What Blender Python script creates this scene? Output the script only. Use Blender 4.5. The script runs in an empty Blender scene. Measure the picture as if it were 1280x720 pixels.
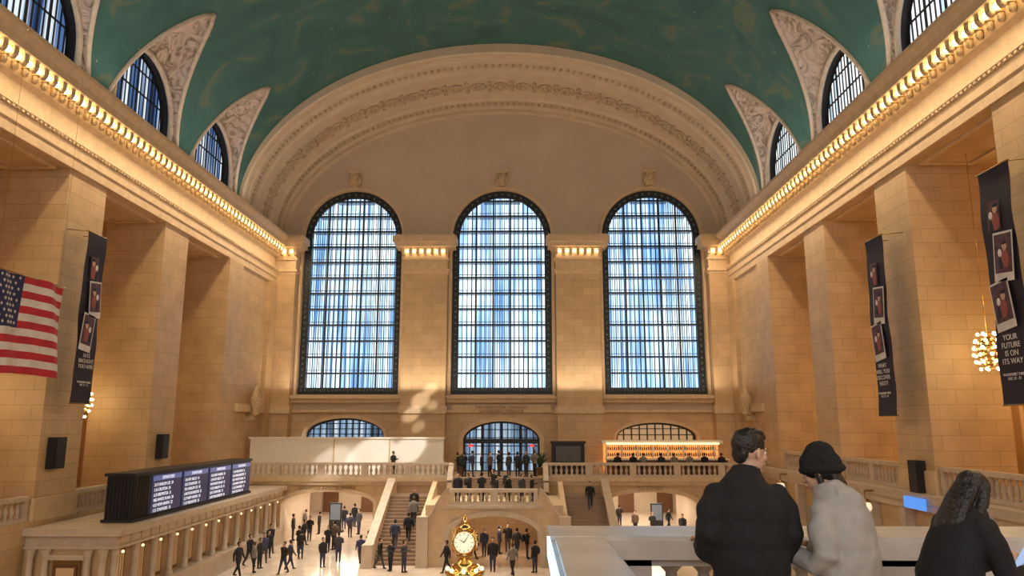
import bpy, math, random
from math import sin, cos, pi, sqrt, atan, radians
from mathutils import Vector, Matrix, noise
random.seed(7)
S = bpy.context.scene
try:
    S.view_settings.view_transform = 'Standard'
    S.view_settings.look = 'None'
except Exception as e:
    print(e)
C = -1.6            # hall centre line X
XL, XR = -19.9, 16.7
YF = 59.0
CAMZ = 7.9

# ------------------------------------------------------------------ materials
def nodes_of(name):
    m = bpy.data.materials.new(name); m.use_nodes = True
    nt = m.node_tree
    return m, nt, nt.nodes['Principled BSDF']

def mat(name, col, rough=0.6, metal=0.0, var=0.12, scale=3.0, bump=0.0, emis=None, es=0.0, col2=None, detail=4):
    m, nt, b = nodes_of(name)
    N, L = nt.nodes, nt.links
    tc = N.new('ShaderNodeTexCoord')
    nz = N.new('ShaderNodeTexNoise'); nz.inputs['Scale'].default_value = scale; nz.inputs['Detail'].default_value = detail
    L.new(tc.outputs['Object'], nz.inputs['Vector'])
    cr = N.new('ShaderNodeValToRGB')
    c2 = col2 if col2 else tuple(c * (1 - var) for c in col)
    c1 = tuple(min(1, c * (1 + var)) for c in col) if not col2 else col
    cr.color_ramp.elements[0].position = 0.3; cr.color_ramp.elements[1].position = 0.7
    cr.color_ramp.elements[0].color = (*c2, 1); cr.color_ramp.elements[1].color = (*c1, 1)
    L.new(nz.outputs['Fac'], cr.inputs['Fac'])
    L.new(cr.outputs['Color'], b.inputs['Base Color'])
    b.inputs['Roughness'].default_value = rough
    b.inputs['Metallic'].default_value = metal
    if bump:
        bp = N.new('ShaderNodeBump'); bp.inputs['Strength'].default_value = bump; bp.inputs['Distance'].default_value = 0.1
        L.new(nz.outputs['Fac'], bp.inputs['Height']); L.new(bp.outputs['Normal'], b.inputs['Normal'])
    if emis:
        b.inputs['Emission Color'].default_value = (*emis, 1)
        b.inputs['Emission Strength'].default_value = es
    return m

def stone(name, c1, c2, mortar, bw=1.5, bh=0.62, rough=0.5, ms=0.012, horizontal=False):
    m, nt, b = nodes_of(name); N, L = nt.nodes, nt.links
    g = N.new('ShaderNodeNewGeometry'); sp = N.new('ShaderNodeSeparateXYZ'); L.new(g.outputs['Position'], sp.inputs[0])
    cb = N.new('ShaderNodeCombineXYZ')
    if horizontal:
        L.new(sp.outputs['X'], cb.inputs[0]); L.new(sp.outputs['Y'], cb.inputs[1])
    else:
        ad = N.new('ShaderNodeMath'); ad.operation = 'ADD'
        L.new(sp.outputs['X'], ad.inputs[0]); L.new(sp.outputs['Y'], ad.inputs[1])
        L.new(ad.outputs[0], cb.inputs[0]); L.new(sp.outputs['Z'], cb.inputs[1])
    br = N.new('ShaderNodeTexBrick'); br.inputs['Scale'].default_value = 1.0
    br.inputs['Brick Width'].default_value = bw; br.inputs['Row Height'].default_value = bh
    br.inputs['Mortar Size'].default_value = ms; br.inputs['Mortar Smooth'].default_value = 0.3
    br.inputs['Color1'].default_value = (*c1, 1); br.inputs['Color2'].default_value = (*c2, 1); br.inputs['Mortar'].default_value = (*mortar, 1)
    if horizontal: br.offset = 0.0
    L.new(cb.outputs[0], br.inputs['Vector'])
    nz = N.new('ShaderNodeTexNoise'); nz.inputs['Scale'].default_value = 0.9; nz.inputs['Detail'].default_value = 6
    L.new(g.outputs['Position'], nz.inputs['Vector'])
    mr = N.new('ShaderNodeMapRange'); mr.inputs[1].default_value = 0.25; mr.inputs[2].default_value = 0.75
    mr.inputs[3].default_value = 0.84; mr.inputs[4].default_value = 1.1
    L.new(nz.outputs['Fac'], mr.inputs[0])
    mx = N.new('ShaderNodeMix'); mx.data_type = 'RGBA'; mx.blend_type = 'MULTIPLY'; mx.inputs[0].default_value = 1
    L.new(br.outputs['Color'], mx.inputs[6]); L.new(mr.outputs[0], mx.inputs[7])
    L.new(mx.outputs[2], b.inputs['Base Color'])
    b.inputs['Roughness'].default_value = rough
    return m

M_wall = stone('caen_stone', (0.63, 0.44, 0.245), (0.57, 0.39, 0.21), (0.38, 0.26, 0.14))
M_trim = mat('carved_stone', (0.64, 0.47, 0.29), 0.55, scale=2.5, var=0.1, bump=0.15)
M_ornam = mat('carved_ornament', (0.56, 0.41, 0.24), 0.6, scale=9, var=0.3, bump=0.6)
M_tymp = mat('tympanum_plaster', (0.57, 0.45, 0.33), 0.7, scale=0.4, var=0.07)
M_white = mat('white_hoarding', (0.84, 0.78, 0.68), 0.6, scale=1.0, var=0.04)
M_marb = mat('balustrade_marble', (0.58, 0.47, 0.36), 0.35, scale=2.2, var=0.1)
M_step = mat('stair_stone', (0.30, 0.20, 0.13), 0.4, scale=3, var=0.1)
M_dark = mat('dark_bronze', (0.028, 0.030, 0.034), 0.45, 0.4, scale=6)
M_black = mat('black_metal', (0.012, 0.012, 0.014), 0.5, 0.1, scale=6)
M_brass = mat('polished_brass', (0.85, 0.58, 0.22), 0.22, 1.0, scale=4)
M_brassdk = mat('aged_brass', (0.32, 0.2, 0.08), 0.35, 0.8, scale=5)
M_wood = mat('dark_wood', (0.16, 0.07, 0.03), 0.4, scale=8)
M_floor = stone('tennessee_marble', (0.76, 0.62, 0.50), (0.70, 0.56, 0.44), (0.55, 0.43, 0.33), 1.2, 1.2, 0.12, 0.008, True)
M_bulb = mat('warm_bulb', (1, .8, .5), 0.5, emis=(1.0, 0.78, 0.42), es=13.0)
M_globe = mat('soft_globe', (1, .8, .5), 0.5, emis=(1.0, 0.72, 0.38), es=2.0)
M_stud = mat('window_stud', (0.10, 0.15, 0.15), 0.35, 0.4)
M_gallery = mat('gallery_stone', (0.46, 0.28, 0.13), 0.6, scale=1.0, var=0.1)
M_red = mat('red_sign', (0.6, 0.02, 0.02), 0.5, emis=(1, .05, .03), es=1.2)
M_skin = mat('skin', (0.58, 0.35, 0.24), 0.5, scale=12, var=0.06)
M_hair = mat('black_hair', (0.012, 0.009, 0.008), 0.42, scale=30, var=0.4, bump=0.3)
M_knit = mat('black_knit', (0.012, 0.011, 0.012), 0.9, scale=60, var=0.5, bump=0.5)
M_eyew = mat('eye_white', (0.8, 0.8, 0.8), 0.2)
M_eyed = mat('eye_iris', (0.03, 0.015, 0.01), 0.2)
M_lip = mat('lips', (0.5, 0.2, 0.17), 0.45)

def ceiling_mat():
    m, nt, b = nodes_of('zodiac_ceiling_teal'); N, L = nt.nodes, nt.links
    g = N.new('ShaderNodeNewGeometry')
    nz = N.new('ShaderNodeTexNoise'); nz.inputs['Scale'].default_value = 0.25; nz.inputs['Detail'].default_value = 8; nz.inputs['Distortion'].default_value = 1.6
    L.new(g.outputs['Position'], nz.inputs['Vector'])
    cr = N.new('ShaderNodeValToRGB'); e = cr.color_ramp.elements
    e[0].position = 0.3; e[0].color = (0.030, 0.105, 0.098, 1)
    e[1].position = 0.57; e[1].color = (0.046, 0.140, 0.126, 1)
    x = e.new(0.63); x.color = (0.12, 0.16, 0.11, 1)
    x = e.new(0.68); x.color = (0.05, 0.14, 0.125, 1)
    L.new(nz.outputs['Fac'], cr.inputs['Fac'])
    v = N.new('ShaderNodeTexVoronoi'); v.inputs['Scale'].default_value = 0.8
    L.new(g.outputs['Position'], v.inputs['Vector'])
    lt = N.new('ShaderNodeMath'); lt.operation = 'LESS_THAN'; lt.inputs[1].default_value = 0.045
    L.new(v.outputs['Distance'], lt.inputs[0])
    mx = N.new('ShaderNodeMix'); mx.data_type = 'RGBA'; L.new(lt.outputs[0], mx.inputs[0])
    L.new(cr.outputs['Color'], mx.inputs[6]); mx.inputs[7].default_value = (0.3, 0.3, 0.16, 1)
    L.new(mx.outputs[2], b.inputs['Base Color']); b.inputs['Roughness'].default_value = 0.75
    return m
M_ceil = ceiling_mat()

def shell_mat():
    m, nt, b = nodes_of('sculpted_plaster'); N, L = nt.nodes, nt.links
    g = N.new('ShaderNodeNewGeometry')
    nz = N.new('ShaderNodeTexNoise'); nz.inputs['Scale'].default_value = 1.1; nz.inputs['Detail'].default_value = 5; nz.inputs['Distortion'].default_value = 2.5
    L.new(g.outputs['Position'], nz.inputs['Vector'])
    cr = N.new('ShaderNodeValToRGB'); e = cr.color_ramp.elements
    e[0].position = 0.34; e[0].color = (0.26, 0.19, 0.14, 1); e[1].position = 0.54; e[1].color = (0.60, 0.48, 0.40, 1)
    L.new(nz.outputs['Fac'], cr.inputs['Fac']); L.new(cr.outputs['Color'], b.inputs['Base Color'])
    bp = N.new('ShaderNodeBump'); bp.inputs['Strength'].default_value = 1; bp.inputs['Distance'].default_value = 0.5
    L.new(nz.outputs['Fac'], bp.inputs['Height']); L.new(bp.outputs['Normal'], b.inputs['Normal'])
    b.inputs['Roughness'].default_value = 0.7
    return m
M_shell = shell_mat()

def glass_mat(name, s, dark, mid, light, p=(0.3, 0.5, 0.68), sc=(2.6, 2.6, 0.10), broad=0.0):
    m, nt, b = nodes_of(name); N, L = nt.nodes, nt.links
    g = N.new('ShaderNodeNewGeometry')
    mp = N.new('ShaderNodeMapping')
    mp.inputs['Scale'].default_value = sc
    L.new(g.outputs['Position'], mp.inputs['Vector'])
    nz = N.new('ShaderNodeTexNoise'); nz.inputs['Scale'].default_value = 1.0; nz.inputs['Detail'].default_value = 3
    L.new(mp.outputs[0], nz.inputs['Vector'])
    n2 = N.new('ShaderNodeTexNoise'); n2.inputs['Scale'].default_value = 0.16; n2.inputs['Detail'].default_value = 1
    L.new(g.outputs['Position'], n2.inputs['Vector'])
    ma = N.new('ShaderNodeMath'); ma.operation = 'MULTIPLY_ADD'; ma.inputs[1].default_value = broad
    L.new(n2.outputs['Fac'], ma.inputs[0])
    sb = N.new('ShaderNodeMath'); sb.operation = 'SUBTRACT'; sb.inputs[1].default_value = broad*.5
    L.new(nz.outputs['Fac'], sb.inputs[0]); L.new(sb.outputs[0], ma.inputs[2])
    cr = N.new('ShaderNodeValToRGB'); e = cr.color_ramp.elements
    e[0].position = p[0]; e[0].color = (*dark, 1); e[1].position = p[2]; e[1].color = (*light, 1)
    x = e.new(p[1]); x.color = (*mid, 1)
    L.new(ma.outputs[0], cr.inputs['Fac'])
    b.inputs['Base Color'].default_value = (0.02, 0.03, 0.05, 1)
    b.inputs['Roughness'].default_value = 0.3
    L.new(cr.outputs['Color'], b.inputs['Emission Color'])
    b.inputs['Emission Strength'].default_value = s
    return m
M_glass = glass_mat('daylit_window_glass', 1.6, (0.12, 0.30, 0.62), (0.40, 0.64, 0.95), (0.85, 0.96, 1.0), (0.30, 0.45, 0.60), (3.4, 3.4, .12), broad=.45)
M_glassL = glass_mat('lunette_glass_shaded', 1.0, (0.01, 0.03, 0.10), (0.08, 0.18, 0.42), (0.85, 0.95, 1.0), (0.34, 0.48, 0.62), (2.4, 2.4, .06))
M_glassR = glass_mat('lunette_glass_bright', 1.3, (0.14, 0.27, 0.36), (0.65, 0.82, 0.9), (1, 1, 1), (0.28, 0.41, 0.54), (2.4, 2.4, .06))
M_glassD = glass_mat('door_glass_daylit', 0.8, (0.05, 0.07, 0.12), (0.25, 0.42, 0.65), (0.9, 1.0, 1.0), (0.38, 0.52, 0.7))

# ------------------------------------------------------------------ mesh builder
class MB:
    def __init__(s): s.v = []; s.f = []; s.m = []; s.s = []
    def add(s, vs, fs, mat=0, smooth=False):
        o = len(s.v); s.v += [tuple(p) for p in vs]
        for f in fs:
            s.f.append([i + o for i in f]); s.m.append(mat); s.s.append(smooth)
    def box(s, x0, x1, y0, y1, z0, z1, mat=0):
        vs = [(x0,y0,z0),(x1,y0,z0),(x1,y1,z0),(x0,y1,z0),(x0,y0,z1),(x1,y0,z1),(x1,y1,z1),(x0,y1,z1)]
        s.add(vs, [(0,3,2,1),(4,5,6,7),(0,1,5,4),(1,2,6,5),(2,3,7,6),(3,0,4,7)], mat)
    def obox(s, p0, p1, w, z0, z1, mat=0):
        d = Vector((p1[0]-p0[0], p1[1]-p0[1])); d.normalize(); n = Vector((-d.y, d.x)) * w / 2
        za = z0 if isinstance(z0, tuple) else (z0, z0); zb = z1 if isinstance(z1, tuple) else (z1, z1)
        a, b = Vector(p0[:2]), Vector(p1[:2])
        q = [a-n, b-n, b+n, a+n]; za4 = [za[0], za[1], za[1], za[0]]; zb4 = [zb[0], zb[1], zb[1], zb[0]]
        vs = [(q[i].x, q[i].y, za4[i]) for i in range(4)] + [(q[i].x, q[i].y, zb4[i]) for i in range(4)]
        s.add(vs, [(0,3,2,1),(4,5,6,7),(0,1,5,4),(1,2,6,5),(2,3,7,6),(3,0,4,7)], mat)
    def lathe(s, prof, c, seg=10, mat=0, smooth=True):
        vs = []; fs = []
        for r, z in prof:
            for k in range(seg):
                a = 2*pi*k/seg; vs.append((c[0]+r*cos(a), c[1]+r*sin(a), c[2]+z))
        for i in range(len(prof)-1):
            for k in range(seg):
                k2 = (k+1) % seg
                fs.append((i*seg+k, i*seg+k2, (i+1)*seg+k2, (i+1)*seg+k))
        s.add(vs, fs, mat, smooth)
        s.add(vs[:seg], [tuple(range(seg))[::-1]], mat); s.add(vs[-seg:], [tuple(range(seg))], mat)
    def tube(s, pts, rad, seg=12, mat=0, ref=None, smooth=True):
        pts = [Vector(p) for p in pts]; n = len(pts); vs = []; fs = []
        rad = [r if isinstance(r, tuple) else (r, r) for r in rad]
        for i, p in enumerate(pts):
            t = (pts[min(i+1, n-1)] - pts[max(i-1, 0)]).normalized()
            rf = Vector(ref) if ref else (Vector((1,0,0)) if abs(t.x) < 0.8 else Vector((0,0,1)))
            u = (rf - t*rf.dot(t)).normalized(); w = t.cross(u)
            for k in range(seg):
                a = 2*pi*k/seg; vs.append(p + u*rad[i][0]*cos(a) + w*rad[i][1]*sin(a))
        for i in range(n-1):
            for k in range(seg):
                k2 = (k+1) % seg; fs.append((i*seg+k, i*seg+k2, (i+1)*seg+k2, (i+1)*seg+k))
        fs.append(tuple(range(seg))[::-1]); fs.append(tuple((n-1)*seg+k for k in range(seg)))
        s.add(vs, fs, mat, smooth)
    def ball(s, c, r, seg=12, rings=8, mat=0, M=None):
        if not isinstance(r, tuple): r = (r, r, r)
        vs = []; fs = []
        for i in range(1, rings):
            th = pi*i/rings
            for k in range(seg):
                a = 2*pi*k/seg; vs.append(Vector((r[0]*sin(th)*cos(a), r[1]*sin(th)*sin(a), r[2]*cos(th))))
        vs.append(Vector((0,0,r[2]))); vs.append(Vector((0,0,-r[2])))
        T = len(vs)-2; B = len(vs)-1
        for i in range(rings-2):
            for k in range(seg):
                k2 = (k+1) % seg; fs.append((i*seg+k, (i+1)*seg+k, (i+1)*seg+k2, i*seg+k2))
        for k in range(seg):
            k2 = (k+1) % seg; fs.append((T, k, k2)); fs.append((B, (rings-2)*seg+k2, (rings-2)*seg+k))
        if M: vs = [M @ p for p in vs]
        c = Vector(c); s.add([p + c for p in vs], fs, mat, True)
    def build(s, name, mats, parent=None):
        me = bpy.data.meshes.new(name); me.from_pydata(s.v, [], s.f)
        for m in mats: me.materials.append(m)
        me.polygons.foreach_set('material_index', s.m); me.polygons.foreach_set('use_smooth', s.s)
        me.update()
        ob = bpy.data.objects.new(name, me); S.collection.objects.link(ob)
        if parent: ob.parent = parent
        return ob

def empty(name, loc=(0,0,0), rz=0):
    e = bpy.data.objects.new(name, None); e.empty_display_size = 0.2; e.location = loc; e.rotation_euler = (0,0,rz)
    S.collection.objects.link(e); return e

def text(body, loc, face, size, m, parent=None, name='lettering', align='CENTER', sp=1.0):
    cu = bpy.data.curves.new(name, 'FONT'); cu.body = body; cu.size = size; cu.align_x = align; cu.align_y = 'TOP'
    cu.space_line = sp; cu.extrude = 0.004; cu.materials.append(m)
    ob = bpy.data.objects.new(name, cu); S.collection.objects.link(ob)
    R = {'+X': Matrix(((0,0,1),(1,0,0),(0,1,0))), '-X': Matrix(((0,0,-1),(-1,0,0),(0,1,0))),
         '-Y': Matrix(((1,0,0),(0,0,-1),(0,1,0)))}[face]
    ob.matrix_world = Matrix.Translation(loc) @ R.to_4x4()
    if parent: ob.parent = parent
    return ob

def fuse(mb, voxel, smooth=4, fn=None):
    me = bpy.data.meshes.new('tmp'); me.from_pydata(mb.v, [], mb.f); me.update()
    ob = bpy.data.objects.new('tmp', me); S.collection.objects.link(ob)
    r = ob.modifiers.new('r', 'REMESH'); r.mode = 'VOXEL'; r.voxel_size = voxel; r.use_smooth_shade = True
    if smooth:
        sm = ob.modifiers.new('s', 'SMOOTH'); sm.factor = 0.5; sm.iterations = smooth
    dg = bpy.context.evaluated_depsgraph_get(); dg.update()
    out = bpy.data.meshes.new_from_object(ob.evaluated_get(dg))
    bpy.data.objects.remove(ob)
    if fn:
        ns = [v.normal.copy() for v in out.vertices]
        for v, n in zip(out.vertices, ns): v.co = v.co + n*fn(v.co, n)
    for p in out.polygons: p.use_smooth = True
    out.update()
    return out

def obj(name, me, mats, parent=None, M=None):
    me.materials.clear()
    for m in mats: me.materials.append(m)
    me.name = name
    ob = bpy.data.objects.new(name, me); S.collection.objects.link(ob)
    if M: ob.matrix_world = M
    if parent: ob.parent = parent
    return ob

# ------------------------------------------------------------------ arch helpers
def seg_arch(w, rise, n):
    return [(-w*cos(pi*i/n), rise*sin(pi*i/n)) for i in range(n+1)]

def wall_with_arches(mb, x0, x1, y, z0, z1, ops, depth=1.0, mat=0, rmat=0, n=24):
    ops = sorted(ops); cur = x0
    def q(a, b, c, d, m=mat): mb.add([a, b, c, d], [(0,1,2,3)], m)
    for cx, w, sill, spr, rise in ops:
        q((cur,y,z0),(cx-w,y,z0),(cx-w,y,z1),(cur,y,z1))
        if sill > z0: q((cx-w,y,z0),(cx+w,y,z0),(cx+w,y,sill),(cx-w,y,sill))
        pts = [(cx+a, spr+b) for a, b in seg_arch(w, rise, n)]
        for i in range(n):
            a, b = pts[i], pts[i+1]
            q((a[0],y,a[1]),(b[0],y,b[1]),(b[0],y,z1),(a[0],y,z1))
            q((a[0],y,a[1]),(a[0],y+depth,a[1]),(b[0],y+depth,b[1]),(b[0],y,b[1]), rmat)
        q((cx-w,y,sill),(cx-w,y+depth,sill),(cx-w,y+depth,spr),(cx-w,y,spr), rmat)
        q((cx+w,y,sill),(cx+w,y,spr),(cx+w,y+depth,spr),(cx+w,y+depth,sill), rmat)
        if sill > z0: q((cx-w,y,sill),(cx+w,y,sill),(cx+w,y+depth,sill),(cx-w,y+depth,sill), rmat)
        cur = cx+w
    q((cur,y,z0),(x1,y,z0),(x1,y,z1),(cur,y,z1))

def ring_strip(mb, cx, y0, y1, w, spr, rise, sill, t, mat=0, n=32):
    inn = [(cx-w, sill)] + [(cx+a, spr+b) for a, b in seg_arch(w, rise, n)] + [(cx+w, sill)]
    out = [(cx-w-t, sill)] + [(cx+a, spr+b) for a, b in seg_arch(w+t, rise+t, n)] + [(cx+w+t, sill)]
    for i in range(len(inn)-1):
        a, b, c, d = inn[i], inn[i+1], out[i+1], out[i]
        mb.add([(a[0],y0,a[1]),(b[0],y0,b[1]),(c[0],y0,c[1]),(d[0],y0,d[1]),
                (a[0],y1,a[1]),(b[0],y1,b[1]),(c[0],y1,c[1]),(d[0],y1,d[1])],
               [(0,1,2,3),(0,4,5,1),(3,2,6,7)], mat)

BAL = [(.11,0),(.11,.05),(.06,.09),(.10,.2),(.115,.28),(.09,.38),(.05,.5),(.045,.56),(.08,.6),(.1,.62),(.1,.66)]
def balustrade(mb, p0, p1, z, h=1.0, spacing=0.3, pier_every=3.2, seg=8, w=0.36, z1=None, ends=True):
    z1 = z if z1 is None else z1
    d = Vector((p1[0]-p0[0], p1[1]-p0[1])); L = d.length; d.normalize()
    mb.obox(p0, p1, w, (z, z1), (z+.16, z1+.16)); mb.obox(p0, p1, w+.06, (z+h-.18, z1+h-.18), (z+h-.03, z1+h-.03)); mb.obox(p0, p1, w-.04, (z+h-.03, z1+h-.03), (z+h, z1+h))
    np_ = max(1, round(L/pier_every)); bs = L/np_
    sc = (h-.34)/.66
    for i in range(np_+1):
        t = i*bs
        if (i in (0, np_)) and not ends: continue
        zz = z+(z1-z)*t/L
        a = Vector(p0[:2])+d*max(0, t-.22); b = Vector(p0[:2])+d*min(L, t+.22)
        mb.obox(a, b, w+.03, zz, zz+h-.1)
    for i in range(np_):
        n = max(1, int((bs-.5)/spacing))
        for k in range(n):
            t = i*bs+.25+(bs-.5)*(k+.5)/n; zz = z+(z1-z)*t/L
            p = Vector(p0[:2])+d*t
            mb.lathe([(r*min(1, w/.3), .16+q*sc) for r, q in BAL], (p.x, p.y, zz), seg)

# ================================================================== ROOM SHELL
mb = MB(); mb.box(-32, 29, -17, 75, -0.3, 0); mb.build('floor', [M_floor])

WIN = [C-12.24, C, C+12.24]; WW = 4.05; WS = 10.2; WSP = 23.0
mb = MB()
wall_with_arches(mb, -21, 18, YF, 8.95, 36.5, [(x, WW, WS, WSP, WW) for x in WIN], 1.4, 0, 1, 32)
wall_with_arches(mb, -21, 18, YF, 4.3, 8.95, [(C-12.3, 3.1, 6.7, 7.0, 1.35), (C, 3.0, 4.3, 6.6, 1.5), (C+12.1, 3.1, 6.6, 6.9, 1.1)], 0.8, 2, 1, 24)
mb.build('wall_west', [M_tymp, M_trim, M_wall])
bulbs = MB()
def pilaster_cap(mb, x0, x1, y):
    for (o, za, zb) in [(0.06,19.75,19.95),(0.16,19.95,20.15),(0.02,20.15,20.9),(0.14,20.9,21.05),(0.38,21.75,21.9),(0.62,21.9,22.25),(0.78,22.25,22.75),(0.62,22.75,22.9)]:
        mb.box(x0-o, x1+o, y-o, YF, za, zb, 1)
    mb.box(x0-.05, x1+.05, y-.05, YF, 21.05, 21.75, 1)
    n = max(3, int((x1-x0)/0.58))
    for i in range(n+1):
        x = x0+(x1-x0)*i/n
        mb.box(x-.11, x+.11, y-.48, y, 21.3, 21.75, 1)
        if i < n:
            xb = x+(x1-x0)/n/2; bulbs.ball((xb, y-.36, 21.55), .115, 8, 6)
mb = MB()
for (x0, x1) in [(C-6.12-1.75, C-6.12+1.75), (C+6.12-1.75, C+6.12+1.75), (XL, C-12.24-4.35), (C+12.24+4.35, XR)]:
    mb.box(x0, x1, 58.1, YF, 4.3, 21.0, 0)
    mb.box(x0-.12, x1+.12, 57.95, YF, 8.7, 9.3, 1)
    mb.box(x0-.1, x1+.1, 57.98, YF, 4.3, 5.2, 1)
    pilaster_cap(mb, x0, x1, 58.1)
for x0, x1 in [(XL+.05, C-7.9), (C-4.35, C+4.35), (C+7.9, XR-.05)]:
    mb.box(x0, x1, 58.6, YF, 9.55, 9.85, 1); mb.box(x0, x1, 58.35, YF, 9.85, 10.1, 1); mb.box(x0, x1, 58.75, YF, 8.8, 9.0, 1)
ring_strip(mb, C, 58.7, YF, 3.0, 6.6, 1.5, 4.3, 0.35, 1)
mb.box(C-3.9, C+3.9, 58.8, YF, 8.75, 9.4, 1)
ring_strip(mb, C-12.3, 58.8, YF, 3.1, 7.0, 1.35, 6.7, 0.25, 1); ring_strip(mb, C+12.1, 58.8, YF, 3.1, 6.9, 1.1, 6.6, 0.25, 1)
for x in WIN: ring_strip(mb, x, 58.85, YF, WW, WSP, WW, WS, 0.22, 1)
for x in WIN:
    mb.box(x-.3, x+.3, 58.5, YF, 27.3, 28.4, 2); mb.box(x-.48, x+.48, 58.45, YF, 28.4, 28.6, 1)
    mb.ball((x, 58.5, 27.9), (.28,.2,.42), 10, 8, 2); mb.ball((x-.38, 58.7, 27.8), (.16,.2,.35), 8, 6, 2); mb.ball((x+.38, 58.7, 27.8), (.16,.2,.35), 8, 6, 2)
mb.build('trim_west_pilasters', [M_wall, M_trim, M_ornam])
text('THE NEW YORK TERMINAL\nVANDERBILT TERRACE', (C, 58.68, 9.35), '-Y', 0.34, mat('inscription', (0.22,.14,.08)), name='trim_inscription', sp=0.9)

M_cat = mat('catwalk_glass', (.25,.36,.48), .3)
def big_window(idx, cx):
    e = empty('window_%d' % idx)
    fr = MB(); y = YF+.35
    ring_strip(fr, cx, y, y+.25, WW-.55, WSP, WW-.55, WS+.5, 0.56, 0)
    fr.box(cx-WW, cx+WW, y-.1, y+.3, WS, WS+.55, 0)
    def P(r):
        o = []
        for i in range(26): o.append((-r, WS+.6+(WSP-WS-.6)*i/26))
        for i in range(22): o.append((-r*cos(pi*i/22), WSP+r*sin(pi*i/22)))
        for i in range(27): o.append((r, WSP-(WSP-WS-.6)*i/26))
        return o
    for dx, z in P(WW-.28): fr.ball((cx+dx, y-.02, z), .11, 6, 4, 1)
    for i in range(25): fr.ball((cx-WW+.3+(2*WW-.6)*i/24, y-.12, WS+.3), .1, 6, 4, 1)
    fr.build('frame', [M_dark, M_stud], e)
    mu = MB(); r = WW-.5
    def top(dx): return WSP + sqrt(max(0, r*r-dx*dx))
    for k in range(1, 5):
        dx = -r+k*2*r/5
        mu.box(cx+dx-.06, cx+dx+.06, y, y+.22, WS+.5, top(dx), 0)
    for k in range(1, 20):
        dx = -r+2*r*k/20
        if k % 4: mu.box(cx+dx-.02, cx+dx+.02, y+.05, y+.1, WS+.5, top(dx), 0)
    z = WS+.5+1.2
    while z < WSP+r-.3:
        hw = r if z < WSP else sqrt(max(0, r*r-(z-WSP)**2))
        mu.box(cx-hw, cx+hw, y-.02, y+.2, z-.06, z+.06, 0)
        mu.box(cx-hw, cx+hw, y+.02, y+.1, z+.22, z+.26, 0)
        mu.box(cx-hw, cx+hw, y+.3, y+.95, z-.04, z+.02, 1)
        z += 1.3
    mu.build('mullions', [M_dark, M_cat], e)
    gl = MB()
    pts = [(cx-WW-.2, WS-.2)] + [(cx+a, WSP+b) for a, b in seg_arch(WW+.2, WW+.2, 32)] + [(cx+WW+.2, WS-.2)]
    gl.add([(a, YF+1.38, b) for a, b in pts], [tuple(range(len(pts)))], 0)
    for k in range(1, 21):
        dx = -WW+2*WW*k/21; tz = WSP+sqrt(max(0, WW*WW-dx*dx))
        gl.box(cx+dx-.03, cx+dx+.03, YF+1.3, YF+1.37, WS, tz, 1)
    gl.build('outer_glazing', [M_glass, M_dark], e)
for i, x in enumerate(WIN): big_window(i+1, x)

def low_window(idx, cx, w, sill, spr, rise, gm, cols, rows, door=False):
    e = empty(('door_%d' if door else 'window_%d') % idx); mb = MB(); y = YF+.4
    pts = [(cx-w, sill)] + [(cx+a, spr+b) for a, b in seg_arch(w, rise, 24)] + [(cx+w, sill)]
    mb.add([(a, y+.3, b) for a, b in pts], [tuple(range(len(pts)))], 1)
    ring_strip(mb, cx, y-.1, y+.2, w-.14, spr, rise-.14, sill, .15, 0)
    def top(dx): return spr+rise*sqrt(max(0, 1-(dx/w)**2))
    for k in range(cols+1):
        dx = -w+2*w*k/cols
        t = .12 if door and k % 3 == 0 else .045
        mb.box(cx+dx-t, cx+dx+t, y, y+.15, sill, max(top(dx), sill+.1), 0)
    for k in range(rows+1):
        z = sill+(spr+rise-sill)*k/rows
        hw = w if z <= spr else w*sqrt(max(0, 1-((z-spr)/rise)**2))
        if hw > .2: mb.box(cx-hw, cx+hw, y, y+.15, z-.035, z+.035, 0)
    if door:
        mb.box(cx-w, cx+w, y-.2, y+.2, 6.4, 6.75, 0)
        for sgn in (-1, 1): mb.box(cx+sgn*2.4-.16, cx+sgn*2.4+.16, y-.3, y-.2, 6.15, 6.32, 2)
    mb.build('glazed_arch', [M_dark, gm, M_red], e)
low_window(4, C-12.3, 3.1, 6.7, 7.0, 1.35, M_glassD, 12, 4)
low_window(1, C, 3.0, 4.3, 6.6, 1.5, M_glassD, 12, 6, True)
low_window(5, C+12.1, 3.1, 6.6, 6.9, 1.1, mat('warm_lit_glass', (.3,.2,.1), .4, emis=(1,.6,.3), es=.4), 10, 3)

# band arch ---------------------------------------------------------
def ell(a, b, n=64, z0=22.75):
    return [(C-a*cos(pi*i/n), z0+b*sin(pi*i/n)) for i in range(n+1)]
prof = [(59.0,17.75,10.95),(58.9,17.75,10.95),(58.7,17.95,11.12),(58.3,17.95,11.12),(58.2,17.85,11.0),(57.9,17.85,11.0),(57.8,18.05,11.25),
        (56.9,18.05,11.25),(56.8,17.92,11.12),(56.6,17.92,11.12),(56.5,18.1,11.34),(52.9,18.2,11.62),(52.8,18.05,11.46),(52.5,18.05,11.48),(52.4,18.2,11.7),
        (51.4,18.25,11.8),(51.3,18.1,11.66),(51.0,18.1,11.68),(50.9,18.25,11.86),(50.4,18.28,11.95),(50.3,18.1,11.75),(50.0,18.1,11.75),(49.9,18.2,11.85),(49.9,18.5,12.5)]
mb = MB(); n = 72; rings = [[(x, y, z) for x, z in ell(a, b, n)] for y, a, b in prof]
for i in range(len(rings)-1):
    for k in range(n):
        mb.add([rings[i][k], rings[i][k+1], rings[i+1][k+1], rings[i+1][k]], [(0,1,2,3)], 0)
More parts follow.
